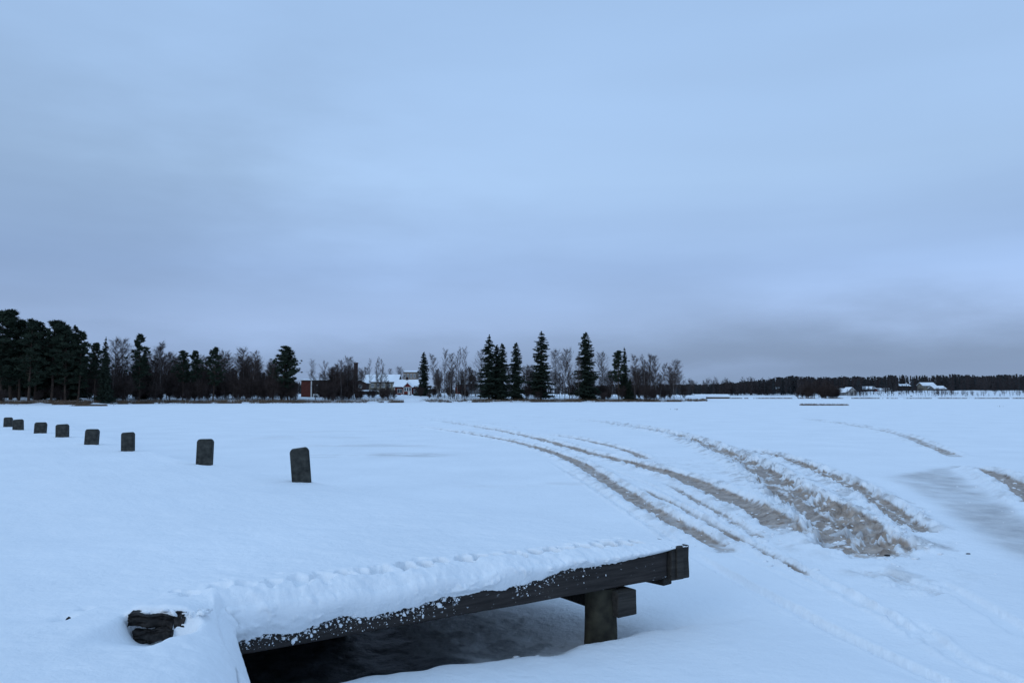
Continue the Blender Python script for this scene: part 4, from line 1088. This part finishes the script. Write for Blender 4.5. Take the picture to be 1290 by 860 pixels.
# rail fence
fz = empty('rail_fence', (*at_y(323, 500, 228)[:2], near_z(323, 228))); tag(fz, 'long low rail fence capped with snow behind the bare birches', 'fence')
for k in range(12):
    MB().box(-7 + k * 1.25, -6.88 + k * 1.25, -.06, .06, -.2, 1.25).build('post', M_GREY, fz)
for z_ in (.6, 1.1): MB().box(-7.1, 7.1, -.09, -.062, z_, z_ + .12).build('rail', M_GREY, fz)
MB().box(-7.1, 7.1, -.09, .06, 1.252, 1.34).build('snow_cap', M_SNOWFAR, fz)
# far shore buildings
def fh(px0, px1, base, eave, ridge, Y, m, label, **k): return house('far_house', px0, px1, base, eave, ridge, Y, m, label, 'house', **k)
fh(1056, 1069, 500, 494, 489.5, 470, M_GREY, 'grey lakeside house with snowy roof left of the white gable', depth=8, wins=2)
fh(1068, 1078.5, 500.5, 493, 488, 468, M_PALE, 'white gable fronted house at the far shoreline right of the bushes', depth=8, wins=1, axis='y')
fh(1087, 1104, 493, 490, 487, 560, M_DARKW, 'dark low house with snowy roof behind the far shore, left of two', depth=9, wins=0)
fh(1108, 1124, 494.5, 492, 489.2, 540, M_REDWOOD, 'dull red low house with snowy roof on the far shore, right of two', depth=9, wins=0)
fh(1133, 1147, 490, 486, 484, 640, M_DARKW, 'dark house with a thin snowy roof high among far trees', depth=9, wins=0)
fh(1163, 1179, 490, 485.5, 482, 600, M_CREAM, 'large pale house with snowy roof on the far hillside', depth=9, wins=4)
fh(1178, 1192, 493.5, 489.5, 486.2, 570, M_GREY, 'grey house with snowy roof just below the large pale one', depth=9, wins=3)
fh(976, 982, 492, 490, 488, 600, M_CREAM, 'tiny pale hut among trees on the far left hillside', depth=5, wins=0)
fh(1151, 1157, 500.6, 499.2, 498, 458, M_DARKW, 'tiny dark boathouse at the far snowy waterline', depth=4, wins=0)
fh(878, 919, 502.2, 499.8, 497, 432, M_DARKW, 'long low barn with a broad snowy roof beyond the point', depth=9, wins=0)

# ------------------------------------------------------------------ far woods (read as one mass)
def wood(name, label, spec, mats, seed, kind='con'):
    """spec: list of (px, Y, z, h)"""
    t = TM(); r = np.random.RandomState(seed)
    for px, Y, z, h in spec:
        x = (px - W / 2) / F * Y; n = 26 if kind == 'con' else 46
        f = r.rand(n); th = r.rand(n) * 6.283; wd = h * (.17 if kind == 'con' else .26)
        rad = wd * ((1 - f) ** .75 if kind == 'con' else np.sin(math.pi * np.clip(f * .8 + .1, 0, 1)))
        base = np.stack([x + 0 * f, Y + 0 * f, z + h * (.12 + .85 * f)], -1)
        dz = (-.10 if kind == 'con' else .12) * h
        tip = base + np.stack([np.cos(th) * rad, np.sin(th) * rad, 0 * f + dz * (.4 + r.rand(n))], -1)
        t.spikes(base, tip, np.full(n, h * (.050 if kind == 'con' else .010)))
        b = np.array([[x, Y, z - .5]]); t.spikes(b, b + np.array([[0, 0, h * 1.0]]), np.full(1, (h * .016 + .06) if kind == 'con' else .025))
    o = link(name, t.mesh(name, mats)); tag(o, label, 'wood', kind='stuff'); return o
r = np.random.RandomState(77)
spec = []
def ridge_top(px): return np.interp(px, [760, 860, 900, 930, 960, 985, 1010, 1050, 1080, 1120, 1180, 1290, 1560], [484, 483.5, 482, 480, 476.5, 473.5, 472.5, 474, 473, 471.5, 471, 471, 471])
HOUSES_AT = [(1054, 1080, 470), (1085, 1106, 560), (1106, 1126, 540), (1131, 1149, 640), (1161, 1194, 600), (975, 983, 600)]
for i in range(5600):
    px_ = 750 + r.rand() * 800; d_ = 45 + 250 * r.rand() ** 1.3
    if 1150 < px_ < 1196 and d_ < 165: continue
    if 1196 < px_ and d_ < 110: continue
    if 1050 < px_ < 1150 and d_ < 80 and r.rand() < .8: continue
    Y_ = at_z(px_, 501.6)[1] + d_; z_ = far_z(px_, d_)
    infront = any(a_ < px_ < b_ and Y_ < c_ + 12 for a_, b_, c_ in HOUSES_AT)
    if infront and r.rand() < .50: continue
    hmax = at_y(px_, float(ridge_top(px_)), Y_)[2] - z_
    h_ = hmax * (.66 + .34 * r.rand() ** .8 + .035 * math.sin(px_ * .09) + .03 * math.sin(px_ * .31)) if not infront else 3 + 3 * r.rand()
    if h_ > 3: spec.append((px_, Y_, z_, h_))
wood('far_wood', 'dark conifer wood covering the ridge beyond the lake at right', spec, M_FOREST, 5)
spec = []
for i in range(420):
    px_ = 860 + r.rand() * 700; d_ = 30 + 90 * r.rand()
    if (1056 < px_ < 1200) or (1290 > px_ > 1200 and d_ < 60): continue
    Y_ = at_z(px_, 501.6)[1] + d_; spec.append((px_, Y_, far_z(px_, d_), 7 + 4 * r.rand()))
for i in range(70):
    px_ = 1196 + r.rand() * 110; d_ = 4 + 50 * r.rand(); Y_ = at_z(px_, 501.6)[1] + d_; spec.append((px_, Y_, far_z(px_, d_), 2 + 2 * r.rand()))
for i in range(110):
    px_ = 1080 + r.rand() * 120; d_ = 4 + 80 * r.rand(); Y_ = at_z(px_, 501.6)[1] + d_; spec.append((px_, Y_, far_z(px_, d_), 1.5 + 3.0 * r.rand()))
for i in range(240):
    c_ = 1080 + 36 * (i % 7) + r.randn() * 7; d_ = 20 + 14 * ((i * 5) % 7) + r.randn() * 4; d_ = max(d_, 4); Y_ = at_z(c_, 501.6)[1] + d_; spec.append((c_, Y_, far_z(c_, d_), 2.2 + 2.2 * r.rand()))
wood('far_bare_wood', 'brown leafless undergrowth fringing the far wood', spec, M_FORESTB, 6, 'bare')
spec = [(750 - 250 * k / 300 - 400 * r.rand() + 100, 520 + 60 * r.rand(), 2, 12 + 5 * r.rand()) for k in range(10)]
spec = []
for i in range(1500):
    px_ = -120 + 990 * r.rand(); Y_ = 400 + 80 * r.rand()
    tp_ = np.interp(px_, [-120, 330, 400, 440, 520, 600, 760, 870], [462, 466, 486, 487, 487, 486, 484, 484]); hm = at_y(px_, float(tp_), Y_)[2] - 2
    spec.append((px_, Y_, 1.5, hm * (.75 + .3 * r.rand())))
wood('backdrop_wood', 'low dark wood on the horizon behind the near shore trees', spec, M_FOREST, 9)
# bushy point on the far shore
for i, (px_, tp_, wx_) in enumerate([(1008, 487, 1.3), (1016, 481, 1.2), (1026, 478.5, 1.2), (1036, 479, 1.3), (1046, 482, 1.3), (1012, 484, 1.2), (1031, 480, 1.1), (1021, 480, 1.1), (1041, 480, 1.1), (1052, 487, 1.1)]):
    T('birch', [3, 1, 2, 4][i % 4], px_, tp_, 'bushy bare tree in the brown clump on the far shore', 'bare trees in the far shore clump', wx=wx_ * 1.35, Y=418 + i * 1.3, z=.5)
for i in range(26):
    T('shrub', i % 3, 1004 + 51 * random.random(), 485 + 10 * random.random(), 'bare bush low in the brown clump on the far shore', 'bushes in the far shore clump', wx=1.7, Y=412 + 9 * random.random(), z=.3)
T('birch', 3, 872, 480, 'lone bare tree on the skyline just right of the low point', None, Y=440, z=1.0)

# stones on the bank below the cottage
for i, (px_, py_, sz_) in enumerate([(452, 503, .5), (458, 505, .4), (466, 504.2, .35), (474, 503, .5), (481, 502, .7), (487, 503.5, .45), (495, 502.2, .5), (503, 504, .4), (511, 503, .6), (517, 504.5, .35), (523, 503.5, .45), (530, 504.5, .5)]):
    Y_ = 248 + (505 - py_) * 2; q = at_y(px_, py_, Y_); o = stone('stone', (q[0], Y_, near_z(px_, Y_) - .05), (sz_ * 1.5, sz_, sz_ * .75), 60 + i, M_ROCK)
    tag(o, 'dark stone half buried in the snowy bank below the cottage', 'stone', 'stones on the bank below the cottage')

# ------------------------------------------------------------------ reeds
def reeds(name, label, pts, n, h, sd, wdt=.03):
    r = np.random.RandomState(sd); t = TM(); P = np.array(pts); s = np.linspace(0, 1, len(P)); q = r.rand(n)
    bx = np.interp(q, s, P[:, 0]); by = np.interp(q, s, P[:, 1]) + r.randn(n) * .9
    dens = fbm(bx * .22, by * .22, sd, 3); k = dens > .42; bx, by = bx[k], by[k]; m = len(bx)
    b = np.stack([bx, by, np.full(m, 0.)], -1); tp = b + np.stack([r.randn(m) * .22 * h, r.randn(m) * .22 * h, h * (.4 + .8 * r.rand(m))], -1)
    t.spikes(b, tp, np.full(m, wdt)); o = link(name, t.mesh(name, M_REED)); tag(o, label, 'reeds', kind='stuff'); return o
ln = [at_z(p, float(shore_y(p)) - .1)[:2] for p in np.arange(-40, 893, 10)]
reeds('shore_reeds', 'dead brown reeds and grass along the near tree line shore', ln, 26000, .85, 3, .045)
reeds('shore_grass', 'dry brown grass on the bank under the shore trees', [p * 1.012 for p in ln], 22000, 1.1, 5, .05)
reeds('reed_patch', 'dark thin patch of reeds standing out on the ice at right', [at_z(p, 510.5)[:2] for p in (1008, 1030, 1068)], 900, .45, 6)
reeds('reed_patch', 'thin line of reeds in the ice at the right edge of photo', [at_z(p, 512)[:2] for p in (1248, 1270, 1330)], 500, .30, 7)
reeds('reed_patch', 'faint sparse reeds in the ice below the lone birch', [at_z(p, 516)[:2] for p in (808, 840, 872)], 260, .22, 8)
reeds('reed_patch', 'dark reed patch against the shore under the left spruce', [at_z(p, 511.2)[:2] for p in (96, 115, 136)], 1800, .35, 9, .05)
reeds('reed_patch', 'brown reeds along the far shoreline beyond the barn', [at_z(p, 502.0)[:2] for p in (860, 1000, 1120, 1300)], 6000, .6, 10, .08)
for p in list(scene.objects):
    for k in ('h', 'he', 'hr', 'w'):
        if k in p: del p[k]
